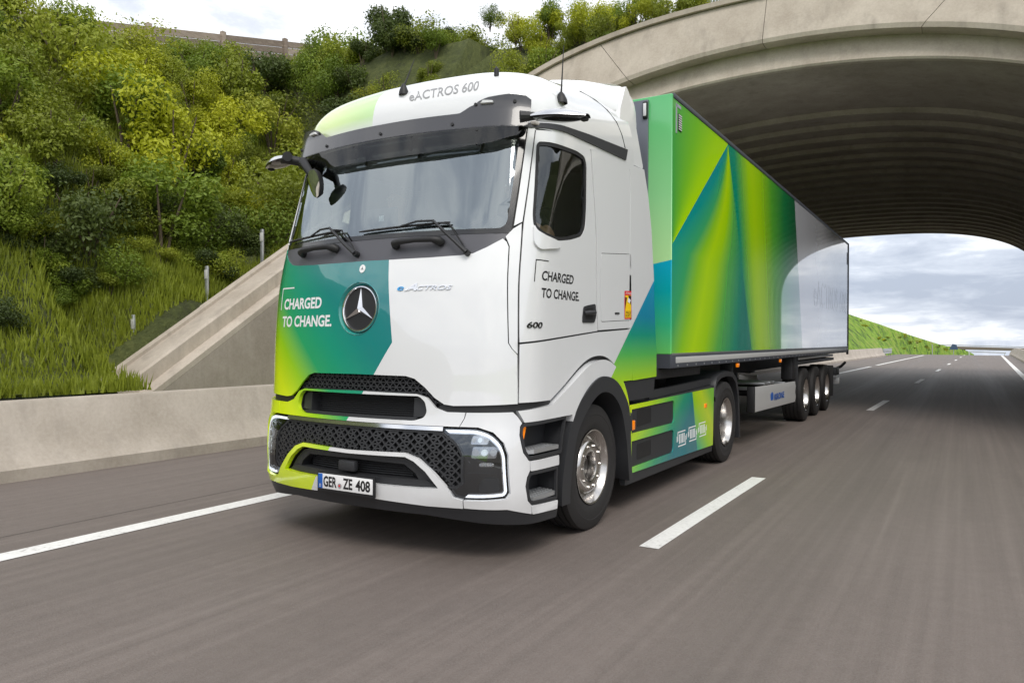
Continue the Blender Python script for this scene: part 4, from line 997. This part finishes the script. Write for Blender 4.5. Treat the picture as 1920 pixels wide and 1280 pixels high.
# ------------------------------------------------------------------ roof
ZB = 3.05
def ztop(Y): return float(np.interp(Y, [.40, .8, 1.1, 1.5, 2.0, 2.5], [3.50, 3.56, 3.655, 3.74, 3.82, 3.88]))
def roof_pt(u, ph):
    rim = Pv(u, ZB); n_ = 3.3; c, s = math.cos(ph), math.sin(ph); g_ = 1-abs(c)**(2/n_); h = abs(s)**(2/n_)
    ys = max(rim[1], 1.05+.25*(rim[1]-.4)); sp = np.array([0, ys]); p = rim[:2]*(1-g_)+sp*g_
    return (p[0], p[1], ZB+(ztop(p[1]*.5+ys*.5)-ZB)*h)
ul = [u for u in np.linspace(-uY(2.35, ZB), uY(2.35, ZB), 120)]
mb = MB(); mb.loft([[roof_pt(u, ph) for u in ul] for ph in np.linspace(0, math.pi/2, 26)])
roof = mb.build('roof', M_roof, TR, 60, fixn=False)
def sect(Y, w, zt, zb, n=5.0, N=28):
    return [(w*math.copysign(abs(math.cos(t))**(2/n), math.cos(t)), Y, zb+(zt-zb)*abs(math.sin(t))**(2/n)) for t in np.linspace(0, math.pi, N)]
mb = MB()
mb.loft([sect(1.30, .98, 3.56, 3.3, 4), sect(1.5, 1.04, 3.70, 3.3, 4), sect(1.7, 1.09, 3.79, 3.25, 4.5), sect(1.95, 1.125, 3.86, 3.2), sect(2.25, 1.15, 3.93, 3.14), sect(2.5, 1.16, 3.98, 3.14, 6), sect(2.58, 1.155, 3.975, 3.14, 6), sect(2.58, 1.12, 3.94, 3.14, 6), sect(2.2, 1.08, 3.84, 3.14, 6)])
defl = mb.build('roof_deflector', M_roof, TR, 45)
for s in (1, -1):
    q = [(2.215, 3.115), (2.62, 3.125), (2.55, 3.5), (2.47, 3.80), (2.40, 3.86), (2.20, 3.60), (2.12, 3.40)]
    MB().prism(fillet(q, .03), lambda p, q_, h: (s*(1.205-.12*max(0, q_-3.15)-h), p, q_), .05).build('deflector_cheek', M_roof, TR)
# antennas, cab camera pods
def antenna(x, y, z, tip, r=.035):
    a = MB().lathe([(-.01, r*1.1), (.02, r), (.06, r*.55), (.075, .012), (.075, 0)], (x, y, z), 16, 'Z').build('antenna', M_black, TR)
    MB().tube([(x, y, z+.05), tuple((np.array((x, y, z+.05))*.6+np.array(tip)*.4)), tip], [.008, .005, .003], 6).build('antenna_rod', M_black, a)
px3 = px_at_y
from mathutils.bvhtree import BVHTree
def bvh(*obs):
    v = []; f = []
    for o in obs:
        b = len(v); v += [x.co.copy() for x in o.data.vertices]; f += [[i+b for i in p.vertices] for p in o.data.polygons]
    return BVHTree.FromPolygons(v, f)
RB = bvh(roof, defl)
def cast(px, py):
    dv = (fw+r2*((px-960)/1418)-u2*((py-640)/1418)).normalized(); h = RB.ray_cast(CAM, dv); return h
def castx(y, z):
    h = RB.ray_cast(Vector((2.5, y, z)), Vector((-1, 0, 0))); return h[0]
h = cast(757, 176); antenna(h[0].x, h[0].y, h[0].z, tuple(px3(777, 112, h[0].y+.05)))
h = cast(1052, 192); antenna(h[0].x, h[0].y, h[0].z, tuple(px3(1057, 85, h[0].y)), .045)
h = cast(931, 142); MB().lathe([(-.02, .02), (.05, .018), (.07, 0)], h[0], 10, 'Z').build('antenna', M_black, TR)
seam = [castx(*q) for q in ((1.62, 3.60), (1.78, 3.56), (1.92, 3.50), (2.03, 3.42), (2.10, 3.32), (2.15, 3.22))]
seam = [q+Vector((.001, 0, 0)) for q in seam if q is not None]
if len(seam) > 2:
    MB().tube(seam, .005, 5).build('deflector_seam', M_black, TR); MB().tube([Vector((-q.x, q.y, q.z)) for q in seam], .005, 5).build('deflector_seam', M_black, TR)
def roofpt(a, b, h):
    tl, tr_, br, bl_ = Vector((766, 174)), Vector((899, 151)), Vector((897, 169)), Vector((768, 190))
    q = (bl_.lerp(br, a)).lerp(tl.lerp(tr_, a), b); hit = cast(q.x, q.y); return tuple(hit[0]+(CAM-hit[0]).normalized()*.004)
text_on('roof_lettering', 'eACTROS 600', (0, 1, 0, 1), roofpt, M_gprint, TR, .012, .15)
def pod(s):
    N = 9; rings_t = []; rings_b = []
    for k in range(N):
        t = k/(N-1); x = 1.215+.36*t; c = .085*math.sin(math.pi*(.22+.70*t))**.8+.012; h = .052*math.sin(math.pi*(.15+.77*t))+.006; yc = .52+.10*t; zc = 3.068-.015*t
        rings_t.append([(s*x, yc+c*math.cos(a), zc+h*math.sin(a)) for a in np.linspace(0, math.pi, 9)]); rings_b.append([(s*x, yc+c*math.cos(a), zc+h*.45*math.sin(a)) for a in np.linspace(math.pi, 2*math.pi, 9)])
    m_ = MB(); m_.loft(rings_t); o = m_.build('camera_arm', mat('silver_paint', (.62, .63, .66), .18, .8), TR, 60)
    m_ = MB(); m_.loft(rings_b); m_.build('camera_arm_base', M_gloss, o, 60)
    MB().box((s*1.545, .625, 3.042), (.05, .05, .03), .012).build('camera_lens', M_black, o)
    MB().tube([(s*1.14, .44, 3.07), (s*1.25, .52, 3.08)], [.042, .022], 10).build('camera_mount', M_black, o)
pod(1); pod(-1)
MB().tube([(-1.30, .53, 3.07), (-1.20, .47, 3.06), SV(-1.13, 3.03, .05)], [.03, .04, .04], 10).build('mirror_joint', M_black, TR, 60)
fm = MB().tube([SV(-1.13, 3.03, .05), px3(568, 303, .30), px3(584, 328, .27)], [.04, .036, .03], 10).build('kerb_mirror', M_black, TR, 60)
c_ = px3(589, 345, .25)
nv = Vector((-.10, -.97, -.22)).normalized(); ax = nv.cross(Vector((0, 0, 1))).normalized(); ay = ax.cross(nv)
sh = [(.42, 1.0), (.75, .70), (.95, .25), (.85, -.30), (.45, -.85), (0, -1.0), (-.45, -.85), (-.85, -.30), (-.95, .25), (-.75, .70), (-.42, 1.0)]
mb = MB(); mb.loft([[c_+ax*(p*.074*k)+ay*(q*.115*k)-nv*dd for p, q in fillet(sh, .3, 3)] for k, dd in ((.96, 0), (1.0, .012), (.85, .05), (.4, .07), (.01, .072))], close=True); mb.build('mirror_shell', M_black, fm, 60)
mb = MB(); mb.loft([[c_+ax*(p*.074*k)+ay*(q*.115*k)+nv*dd for p, q in fillet(sh, .3, 3)] for k, dd in ((.95, .001), (.6, .008), (.01, .012))], close=True); mb.build('mirror_face', G_mirr, fm, 180)

# ------------------------------------------------------------------ cab interior
itr = MB().box((0, 1.5, 1.52), (2.36, 2.1, .04), .0).build('cab_floor', M_int, TR)
MB().box((0, 2.22, 2.3), (2.42, .05, 1.7), .02).build('cab_rear_wall', M_intl, TR)
mb = MB(); mb.loft([[(x, float(np.interp(abs(x), PL[:, 0], PL[:, 1]))+yy, zz) for yy, zz in ((.235, 2.20), (.30, 2.285), (.46, 2.31), (.62, 2.25), (.66, 2.05), (.60, 1.6))] for x in np.linspace(-1.16, 1.16, 25)]); mb.build('dashboard', M_int, TR, 40)
MB().box((0, 1.45, 3.085), (2.3, 1.6, .03), .01).build('cab_ceiling', M_intl, TR)
MB().box((.16, .52, 2.34), (.9, .14, .015), .005).build('dash_tray', mat('dash_paper', (.42, .45, .36), .7), TR)
ds = MB().box((-.16, .50, 2.43), (.34, .03, .25), .02).build('dash_screen', M_int, TR); MB().box((-.14, .482, 2.47), (.05, .004, .045), .001).build('screen_label', M_wprint, ds)
for sx in (.62, -.62):
    st = MB().box((sx, 1.12, 1.92), (.52, .52, .16), .06).build('seat', M_int, TR, 60)
    MB().box((sx, 1.42, 2.28), (.50, .14, .70), .06, Matrix.Rotation(R(-10), 3, 'X')).build('backrest', M_int, st, 60)
    MB().box((sx, 1.50, 2.74), (.28, .10, .22), .05).build('headrest', M_int, st, 60)
    MB().box((sx, 1.12, 1.68), (.36, .36, .34), .03).build('seat_base', M_black, st)
mb = MB(); n = 28; cx, cy, cz = .62, .70, 2.26; tl = R(55); ring = [(cx+.22*math.cos(a), cy+.22*math.sin(a)*math.cos(tl), cz+.22*math.sin(a)*math.sin(tl)) for a in np.linspace(0, 2*math.pi, n+1)]
sw_ = mb.tube(ring, .016, 8, cap=False).build('steering_wheel', M_black, TR, 60)
MB().tube([(cx-.21, cy, cz), (cx, cy-.02, cz-.01), (cx+.21, cy, cz)], [.014, .04, .014], 8).build('steering_spoke', M_black, sw_)
MB().tube([(cx, cy-.02, cz-.01), (cx, cy-.22, cz-.25)], .035, 8).build('steering_column', M_black, sw_)

# ------------------------------------------------------------------ side skirts, chassis
for s in (1, -1):
    side = lambda off: (lambda p, q, h: (s*(1.238+off+h), p, q))
    def plate(name, poly, off, th, m, parent, holes=()):
        V, F = flat_mesh(poly, list(holes), .2); n = len(V); fn = side(off); 
        mb = MB(); es = {}
        for t in F:
            for a, b in ((t[0], t[1]), (t[1], t[2]), (t[2], t[0])): es[(int(a), int(b))] = 1
        v = [fn(*p, 0) for p in V]+[fn(*p, -th) for p in V]
        mb.add(v, [tuple(int(i) for i in t) for t in F]+[(a, b, b+n, a+n) for (a, b) in es if (b, a) not in es]); return mb.build(name, m, parent, 30)
    B1 = fillet([(2.30, .690), (3.44, .675), (3.45, .905), (2.32, .905)], .05); B2 = fillet([(2.30, .395), (3.42, .390), (3.44, .605), (2.30, .612)], .05)
    B1 = [(2.285, .690)]+[p for p in fillet([(2.285, .690), (3.45, .680), (3.45, .912), (2.285, .905)], .06) if p[0] > 2.6]+[(2.285, .905)]
    B2 = [(2.285, .385)]+[p for p in fillet([(2.285, .385), (3.43, .380), (3.44, .612), (2.285, .618)], .06) if p[0] > 2.6]+[(2.285, .618)]
    base = plate('side_skirt', fillet([(2.16, .24), (4.86, .215), (4.93, .99), (2.16, .935)], .01), -.012, .05, M_dark, TR)
    plate('skirt_panel', fillet([(2.265, .335), (4.86, .285), (4.895, .965), (2.265, .945)], .02), .0, .012, M_skirt, base, [B1, B2])
    for (za, zb) in ((.735, .885), (.43, .575)):
        PK = fillet([(2.44, za), (2.80, za+.005), (2.80, zb+.005), (2.44, zb)], .02)
        q = MB(); fn = side(-.011); q.loft([[fn(*p, .0) for p in PK], [fn(p[0], p[1], .002) for p in inset(PK, .004)], [fn(p[0], p[1], -.10) for p in inset(PK, .012)]], close=True); q.build('step_pocket', M_black, base, 40)
        plate('step_pocket_floor', PK, -.0105, .004, M_black, base)
    plate('skirt_top', [(2.86, .955), (4.93, .998), (4.93, 1.075), (2.86, 1.03)], -.05, .05, M_dark, base)
    MB().box((s*1.245, 2.275, .765), (.03, .09, .085), .008).build('marker_lamp', M_amber, base)
    MB().box((s*1.245, 2.19, .80), (.05, .10, .17), .02).build('bumper_stop', M_dark, base)
    MB().box((s*1.236, 4.55, .775), (.02, .09, .05), .005).build('marker_lamp', M_amber, base)
    if s > 0:
        for k, yb in enumerate((3.56, 3.93, 4.30)):
            zz = .425+.012*k
            L_ = lambda a, b, c, d_: plate('battery_mark', [(a, c), (b, c), (b, d_), (a, d_)], .002, .0015, M_wprint, base)
            L_(yb, yb+.25, zz+.135, zz+.147); L_(yb+.02, yb+.27, zz-.012, zz); L_(yb-.0, yb+.014, zz+.05, zz+.135); L_(yb+.256, yb+.27, zz, zz+.085)
            L_(yb-.026, yb-.012, zz+.04, zz+.10); L_(yb+.282, yb+.296, zz+.04, zz+.10)
            for j in range(4): L_(yb+.048+j*.050, yb+.073+j*.050, zz+.018, zz+.118)
    # drive axle fender and mud flap
    prof = [(4.93, .86), (4.94, 1.0), (5.02, 1.09), (5.2, 1.135), (5.5, 1.15), (5.78, 1.125), (5.95, 1.05), (6.06, .9), (6.12, .6), (6.15, .24)]
    mb = MB(); mb.loft([[(s*x, p, q) for p, q in prof] for x in (.62, 1.2)]+[[(s*1.24, p+(5.5-p)*.02, q-.012) for p, q in prof], [(s*1.235, p+(5.5-p)*.09, q-.07 if q > .3 else q) for p, q in prof], [(s*1.15, p+(5.5-p)*.09, q-.07 if q > .3 else q) for p, q in prof]]); mb.build('drive_fender', M_dark, TR, 40)
    MB().box((s*.43, 4.2, .93), (.09, 6.6, .28), .01).build('chassis_rail', M_chas, TR)
MB().box((0, 3.5, .62), (2.1, 2.6, .62), .03).build('battery_pack', M_chas, TR)
ck = MB().box((.0, 2.55, 1.0), (2.2, .62, .04), .008).build('catwalk', M_steel, TR)
mb = MB()
for i in range(14):
    for j in range(5): mb.box((.52+i*.042, 2.33+j*.11+.03*(i % 2), 1.022), (.022, .05, .008), .002, seg=1)
tag(mb.build('catwalk_studs', M_steel, ck), kind='stuff')
mb = MB(); mb.lathe([(-.04, .0), (-.04, .5), (.04, .5), (.05, .25), (.05, 0)], (0, 4.95, 1.16), 32, 'Z'); mb.build('fifth_wheel', M_chas, TR)
MB().box((0, 2.6, 1.5), (.9, .35, .5), .05).build('cab_rear_unit', M_black, TR)
for k in range(3): MB().tube([(.2-.2*k, 2.75, 1.7), (.2-.2*k, 2.95, 1.35), (.15-.15*k, 3.2, 1.75)], .018, 6).build('air_hose', M_black, TR)

# ------------------------------------------------------------------ wheels
def tyre_prof(wd, r=.505, ri=.292):
    h = wd/2
    p = [(-h*.82, ri), (-h*.96, ri+.03), (-h, ri+.08), (-h*.985, r-.07), (-h*.92, r-.022), (-h*.86, r-.006)]
    for g_ in (-.55, -.19, .19, .55): p += [(h*g_-.010, r), (h*g_-.008, r-.014), (h*g_+.008, r-.014), (h*g_+.010, r)]
    return p+[(h*.86, r-.006), (h*.92, r-.022), (h*.985, r-.07), (h*1.0, r-.085), (h*.985, r-.088), (h*1.0, ri+.08), (h*.96, ri+.03), (h*.82, ri)]
def rim_prof(kind, h):
    if kind == 'steer': return [(-h*.8, .29), (-h*.3, .262), (h*.55, .262), (h*.72, .272), (h*.84, .288), (h*.90, .299), (h*.95, .300), (h*.93, .288), (h*.80, .274), (h*.60, .262), (h*.42, .250), (h*.38, .238), (h*.50, .225), (h*.72, .212), (h*.80, .200), (h*.84, .185), (h*.84, .125), (h*.80, .115), (h*.70, .110), (h*.3, .106)]
    return [(-h*.8, .29), (-h*.3, .262), (h*.55, .262), (h*.72, .272), (h*.86, .288), (h*.92, .299), (h*.97, .300), (h*.95, .288), (h*.82, .272), (h*.5, .258), (h*.1, .250), (-h*.25, .243), (-h*.38, .230), (-h*.40, .200), (-h*.40, .15), (-h*.30, .145)]
def wheel(parent, x, y, wd, kind, twin=False):
    s = 1 if x > 0 else -1; h = wd/2; c = (x, y, .505); P_ = lambda pr: [(s*a, b) for a, b in pr]
    hubp = [(h*.1, .11), (h*.35, .10), (h*.42, .07), (h*.42, .0)] if kind == 'steer' else [(-h*.4, .15), (-h*.1, .142), (h*.10, .135), (h*.14, .10), (h*.14, 0)]
    wo_ = MB().lathe(P_(hubp), c, 32).build('wheel', mat('hub_dark', (.05, .045, .04), .5, .6, bumpn=(25, .2, .004)), parent, 40)
    MB().lathe(P_(tyre_prof(wd)), c, 72).build('tyre', M_rub, wo_, 40)
    MB().lathe(P_(rim_prof(kind, h)), c, 64).build('rim', M_alu, wo_, 35)
    if s > 0:
        mb = MB()
        for k in range(10):
            a = 2*math.pi*k/10; xx = x+(h*.84 if kind == 'steer' else -h*.40); mb.lathe([(0, .011), (.012, .011), (.015, .007), (.015, 0)], (xx, y+.168*math.cos(a), .505+.168*math.sin(a)), 6)
        tag(mb.build('wheel_nuts', M_alu, wo_, 30), kind='stuff')
    if twin:
        MB().lathe(P_(tyre_prof(wd)), (x-s*.34, y, .505), 48).build('inner_tyre', M_rub, wo_, 40)
for s in (1, -1):
    wheel(TR, s*1.075, 1.49, .315, 'steer'); wheel(TR, s*1.085, 5.48, .30, 'drive', True)
for yy in (1.49, 5.48): MB().tube([(-.95, yy, .505), (.95, yy, .505)], .075, 12).build('axle', M_chas, TR)

# ------------------------------------------------------------------ semi-trailer
SM = empty('semi_trailer', (0, 10, 0)); tag(SM, 'long box semi trailer with green and lime side panels coupled behind the tractor', 'trailer')
F0, F1, TZ, BZ, HW = 3.235, 16.86, 4.0, 1.385, 1.275
body = MB().box((0, (F0+F1)/2, (TZ+BZ)/2), (HW*2, F1-F0, TZ-BZ), .006, seg=1).build('box_body', M_trl, SM)
for s in (1, -1):
    MB().box((s*(HW-.02), (F0+F1)/2+.02, TZ-.012), (.06, F1-F0-.02, .05), .008).build('roof_rail', M_navy, SM)
    rl = MB().box((s*(HW-.045), (F0+F1)/2, (1.245+BZ)/2), (.10, F1-F0+.01, BZ-1.245), .006).build('floor_rail', M_navy, SM)
    MB().box((s*(HW+.003), (F0+F1)/2+.06, 1.325), (.012, F1-F0-.14, .062), .003).build('rub_strip', M_silver, rl)
    MB().box((s*(HW+.004), (F0+F1)/2, BZ+.002), (.006, F1-F0-.02, .018), .001).build('rail_edge', M_galv, rl)
    mb = MB()
    for k in range(44): mb.box((s*(HW+.006), F0+.2+k*.305, 1.268), (.006, .028, .018), .002, seg=1)
    tag(mb.build('rail_studs', M_galv, rl), kind='stuff')
    MB().box((s*(HW-.01), F1-.02, (TZ+1.2)/2), (.05, .07, TZ-1.2+.02), .006).build('rear_post', M_black, SM)
    # landing leg, side guard, wheels, flaps
    lg = MB().box((s*1.0, 6.35, .78), (.14, .16, .9), .01).build('landing_leg', M_chas, SM)
    MB().box((s*1.0, 6.35, .30), (.26, .26, .04), .01).build('landing_foot', M_chas, lg)
    MB().box((s*.42, 9.8, 1.12), (.10, 12.6, .30), .01).build('chassis_beam', M_chas, SM)
    gu = MB().prism([(1.205, .50), (1.225, .50), (1.235, .59), (1.225, .68), (1.235, .77), (1.222, .86), (1.205, .86)], lambda p, q, h: (s*p, 7.0+h, q-.018*h), 3.08).build('side_guard', M_silver, SM, 20)
    MB().box((s*1.18, 6.985, .68), (.11, .05, .37), .01).build('guard_end', M_black, gu)
    for yy in (7.6, 9.4): MB().box((s*.85, yy, .80), (.66, .06, .05), .006).build('guard_arm', M_galv, gu)
    for yy in (7.9, 8.3): MB().box((s*.9, yy, .87), (.6, .30, .035), .006).build('guard_deck', M_galv, gu)
    MB().box((s*1.13, 10.42, .96), (.16, .05, .62), .01).build('mud_flap', M_dark, SM)
    MB().box((s*1.10, 10.15, 1.05), (.20, .40, .42), .02).build('valve_box', M_chas, SM)
    MB().box((s*1.08, 12.6, 1.12), (.30, 4.3, .06), .01).build('wheel_cover', M_dark, SM)
    MB().box((s*1.10, 12.6, 1.20), (.24, 4.2, .05), .01).build('cover_rail', M_silver, SM)
    for k in range(3): wheel(SM, s*1.04, 11.18+1.31*k, .385, 'drive')
    MB().box((s*1.08, 14.52, .62), (.34, .02, .70), .004).build('mud_flap', M_rub, SM)
    tb = MB().box((s*1.0, 15.55, .80), (.42, .50, .18), .01).build('tail_lamp_box', M_dark, SM)
    MB().box((s*1.0, 15.82, .80), (.40, .05, .12), .01).build('tail_lamp', M_red, tb)
    MB().tube([(s*1.15, 15.8, .86), (s*1.20, 16.2, .90), (s*1.22, 16.75, .98)], .035, 6).build('lamp_arm', M_rub, tb)
    MB().box((s*.98, 15.9, .56), (.46, .14, .16), .01).build('underrun_bar', M_silver, SM)
    for yy in (5.9, 8.6): MB().box((s*1.262, yy, 1.205), (.025, .10, .05), .005).build('marker_lamp', M_amber, SM)
for k in range(3): MB().tube([(-.9, 11.18+1.31*k, .505), (.9, 11.18+1.31*k, .505)], .075, 12).build('axle', M_chas, SM)
MB().box((0, 3.9, 1.19), (2.3, 1.5, .12), .02).build('coupling_plate', M_chas, SM)
MB().box((0, F0-.015, 2.66), (2.06, .03, 2.62), .008).build('front_bulkhead', mat('bulkhead', (.13, .14, .17), .35, .3), SM)
for s in (1, -1): 
    MB().box((s*1.005, F0-.04, 3.86), (.05, .03, .17), .008).build('front_lamp_frame', M_black, SM); MB().box((s*1.005, F0-.058, 3.86), (.032, .008, .13), .004).build('front_lamp', M_wht, SM)
MB().prism([(1.02, 1.245), (1.27, 1.245), (1.27, 1.385), (1.0, 1.385)], lambda p, q, h: (p, F0-.02+h, q), .05).build('front_sill', M_navy, SM)
trf = lambda off: (lambda Y, z, h: (HW+off+h, Y, z))
mk_ = MB().box((HW+.002, 3.36, 3.78), (.004, .03, .30), 0).build('corner_mark', M_lprint, SM); MB().box((HW+.002, 3.43, 3.915), (.004, .14, .03), 0).build('corner_mark', M_lprint, SM)
vt_ = MB().box((HW+.004, 3.46, 3.755), (.008, .10, .17), .002).build('side_vent', M_black, SM)
for k in range(7): MB().box((HW+.010, 3.46, 3.685+k*.0235), (.006, .09, .010), .001, seg=1).build('vent_slat', M_wprint, vt_)
text_on('model_lettering', 'eACTROS', (11.7, 15.0, 2.22, 2.74), trf(.002), mat('faint_print', (.475, .485, .53), .2, coat=.9), SM, .0)
text_on('model_lettering', '600', (15.35, 16.55, 2.22, 2.74), trf(.002), mat('faint_print', (.475, .485, .53), .2, coat=.9), SM, .0)
MB().box((HW+.003, F1-.25, 3.6), (.006, .03, .30), 0).build('rear_mark', M_black, SM)
text_on('maker_lettering', 'KRONE', (8.30, 9.05, .585, .69), lambda Y, z, h: (1.2385+h, Y, z), M_blue, SM, .03)
MB().prism(fillet([(8.05, .60), (8.22, .60), (8.22, .70), (8.13, .73), (8.05, .70)], .02), lambda p, q, h: (1.232+h, p, q), .004).build('maker_emblem', M_blue, SM)

# ------------------------------------------------------------------ people in the cab
def skin(name, nodes, edges, m, parent=None, sub=2):
    me = bpy.data.meshes.new(name); me.from_pydata([n[:3] for n in nodes], edges, []); ob = bpy.data.objects.new(name, me); col.objects.link(ob)
    ob.modifiers.new('s', 'SKIN'); sv = me.skin_vertices[0].data
    for i, n in enumerate(nodes): sv[i].radius = (n[3], n[4] if len(n) > 4 else n[3])
    sv[0].use_root = True
    md = ob.modifiers.new('b', 'SUBSURF'); md.levels = sub; md.render_levels = sub
    bpy.context.view_layer.update(); m2 = bpy.data.meshes.new_from_object(ob.evaluated_get(bpy.context.evaluated_depsgraph_get())); bpy.data.objects.remove(ob)
    return link_me(name, m2, m, parent, 180)
M_skin = mat('skin', (.52, .30, .20), .5); M_hair = mat('hair', (.05, .03, .02), .7)
def person(x, label, shirt, left_arm, right_arm):
    root = empty('person', (x, 1.15, 2.0)); tag(root, label, 'person', None)
    H = (x, 1.22, 2.02)
    nodes = [(x, 1.22, 2.04, .15, .12), (x, 1.28, 2.22, .14, .11), (x, 1.30, 2.40, .16, .11), (x, 1.30, 2.52, .13, .09), (x, 1.28, 2.60, .055), (x, 1.26, 2.68, .065), (x, 1.25, 2.76, .085, .095), (x, 1.26, 2.84, .075, .09)]
    edges = [(i, i+1) for i in range(7)]
    for s, arm in ((1, left_arm), (-1, right_arm)):
        b = len(nodes); sh_ = (x+s*.20, 1.30, 2.50); nodes += [(*sh_, .06), (*arm[0], .042), (*arm[1], .028), (*arm[2], .030, .016)]; edges += [(3, b), (b, b+1), (b+1, b+2), (b+2, b+3)]
        for q in range(5):
            f0 = Vector(arm[2]); dr = (Vector(arm[2])-Vector(arm[1])).normalized(); sdv = dr.cross(Vector((0, 0, 1))).normalized()*(q-2)*.016
            c = len(nodes); nodes += [tuple(f0+sdv+dr*.03)+(.009,), tuple(f0+sdv+dr*(.065 if q != 4 else .045)+Vector((0, 0, -.018)))+(.008,)]; edges += [(b+3, c), (c, c+1)]
    for s in (1, -1):
        b = len(nodes); nodes += [(x+s*.10, 1.18, 2.02, .085), (x+s*.13, .80, 2.03, .06), (x+s*.13, .72, 1.70, .045), (x+s*.13, .62, 1.60, .04, .03)]; edges += [(0, b), (b, b+1), (b+1, b+2), (b+2, b+3)]
    skin('body', nodes, edges, M_skin, root)
    tn = [(x, 1.22, 2.04, .17, .135), (x, 1.28, 2.22, .16, .125), (x, 1.30, 2.40, .178, .125), (x, 1.30, 2.53, .145, .10)]
    te = [(0, 1), (1, 2), (2, 3)]
    for s, arm in ((1, left_arm), (-1, right_arm)):
        b = len(tn); e_ = tuple(np.array((x+s*.20, 1.30, 2.50))*.35+np.array(arm[0])*.65); tn += [(x+s*.20, 1.30, 2.50, .075), (*e_, .062)]; te += [(3, b), (b, b+1)]
    skin('shirt', tn, te, shirt, root)
    ln = [(x, 1.20, 2.03, .165, .125)]; le = []
    for s in (1, -1): b = len(ln); ln += [(x+s*.10, 1.16, 2.02, .095), (x+s*.13, .80, 2.03, .072), (x+s*.13, .72, 1.72, .06)]; le += [(0, b), (b, b+1), (b+1, b+2)]
    skin('trousers', ln, le, mat('trouser_cloth', (.03, .035, .06), .9), root)
    skin('hair', [(x, 1.29, 2.76, .088, .09), (x, 1.285, 2.84, .088, .098), (x, 1.24, 2.885, .06, .07)], [(0, 1), (1, 2)], M_hair, root)
    for s in (1, -1):
        MB().lathe([(-.008, 0), (-.006, .008), (0, .011), (.006, .008), (.008, 0)], (x+s*.032, 1.158, 2.775), 10, 'Y').build('eye', M_wprint, root, 180)
        MB().box((x+s*.088, 1.26, 2.76), (.015, .04, .06), .006).build('ear', M_skin, root)
    MB().tube([(x, 1.165, 2.78), (x, 1.140, 2.745), (x, 1.162, 2.735)], [.008, .014, .010], 8).build('nose', M_skin, root, 180)
    MB().box((x, 1.168, 2.705), (.045, .012, .010), .004).build('mouth', mat('lips', (.42, .16, .13), .5), root)
person(.62, 'driver at the wheel with a bare forearm at the side window', mat('dark_shirt', (.02, .022, .03), .9), ((1.08, 1.02, 2.30), (1.05, .80, 2.38), (.88, .74, 2.36)), ((.36, 1.08, 2.26), (.42, .84, 2.33), (.46, .76, 2.34)))
person(-.62, 'passenger sitting dimly visible behind the windscreen', mat('grey_shirt', (.25, .25, .27), .9), ((-.34, 1.12, 2.26), (-.44, .90, 2.16), (-.50, .82, 2.13)), ((-.90, 1.12, 2.26), (-.80, .90, 2.16), (-.74, .82, 2.13)))
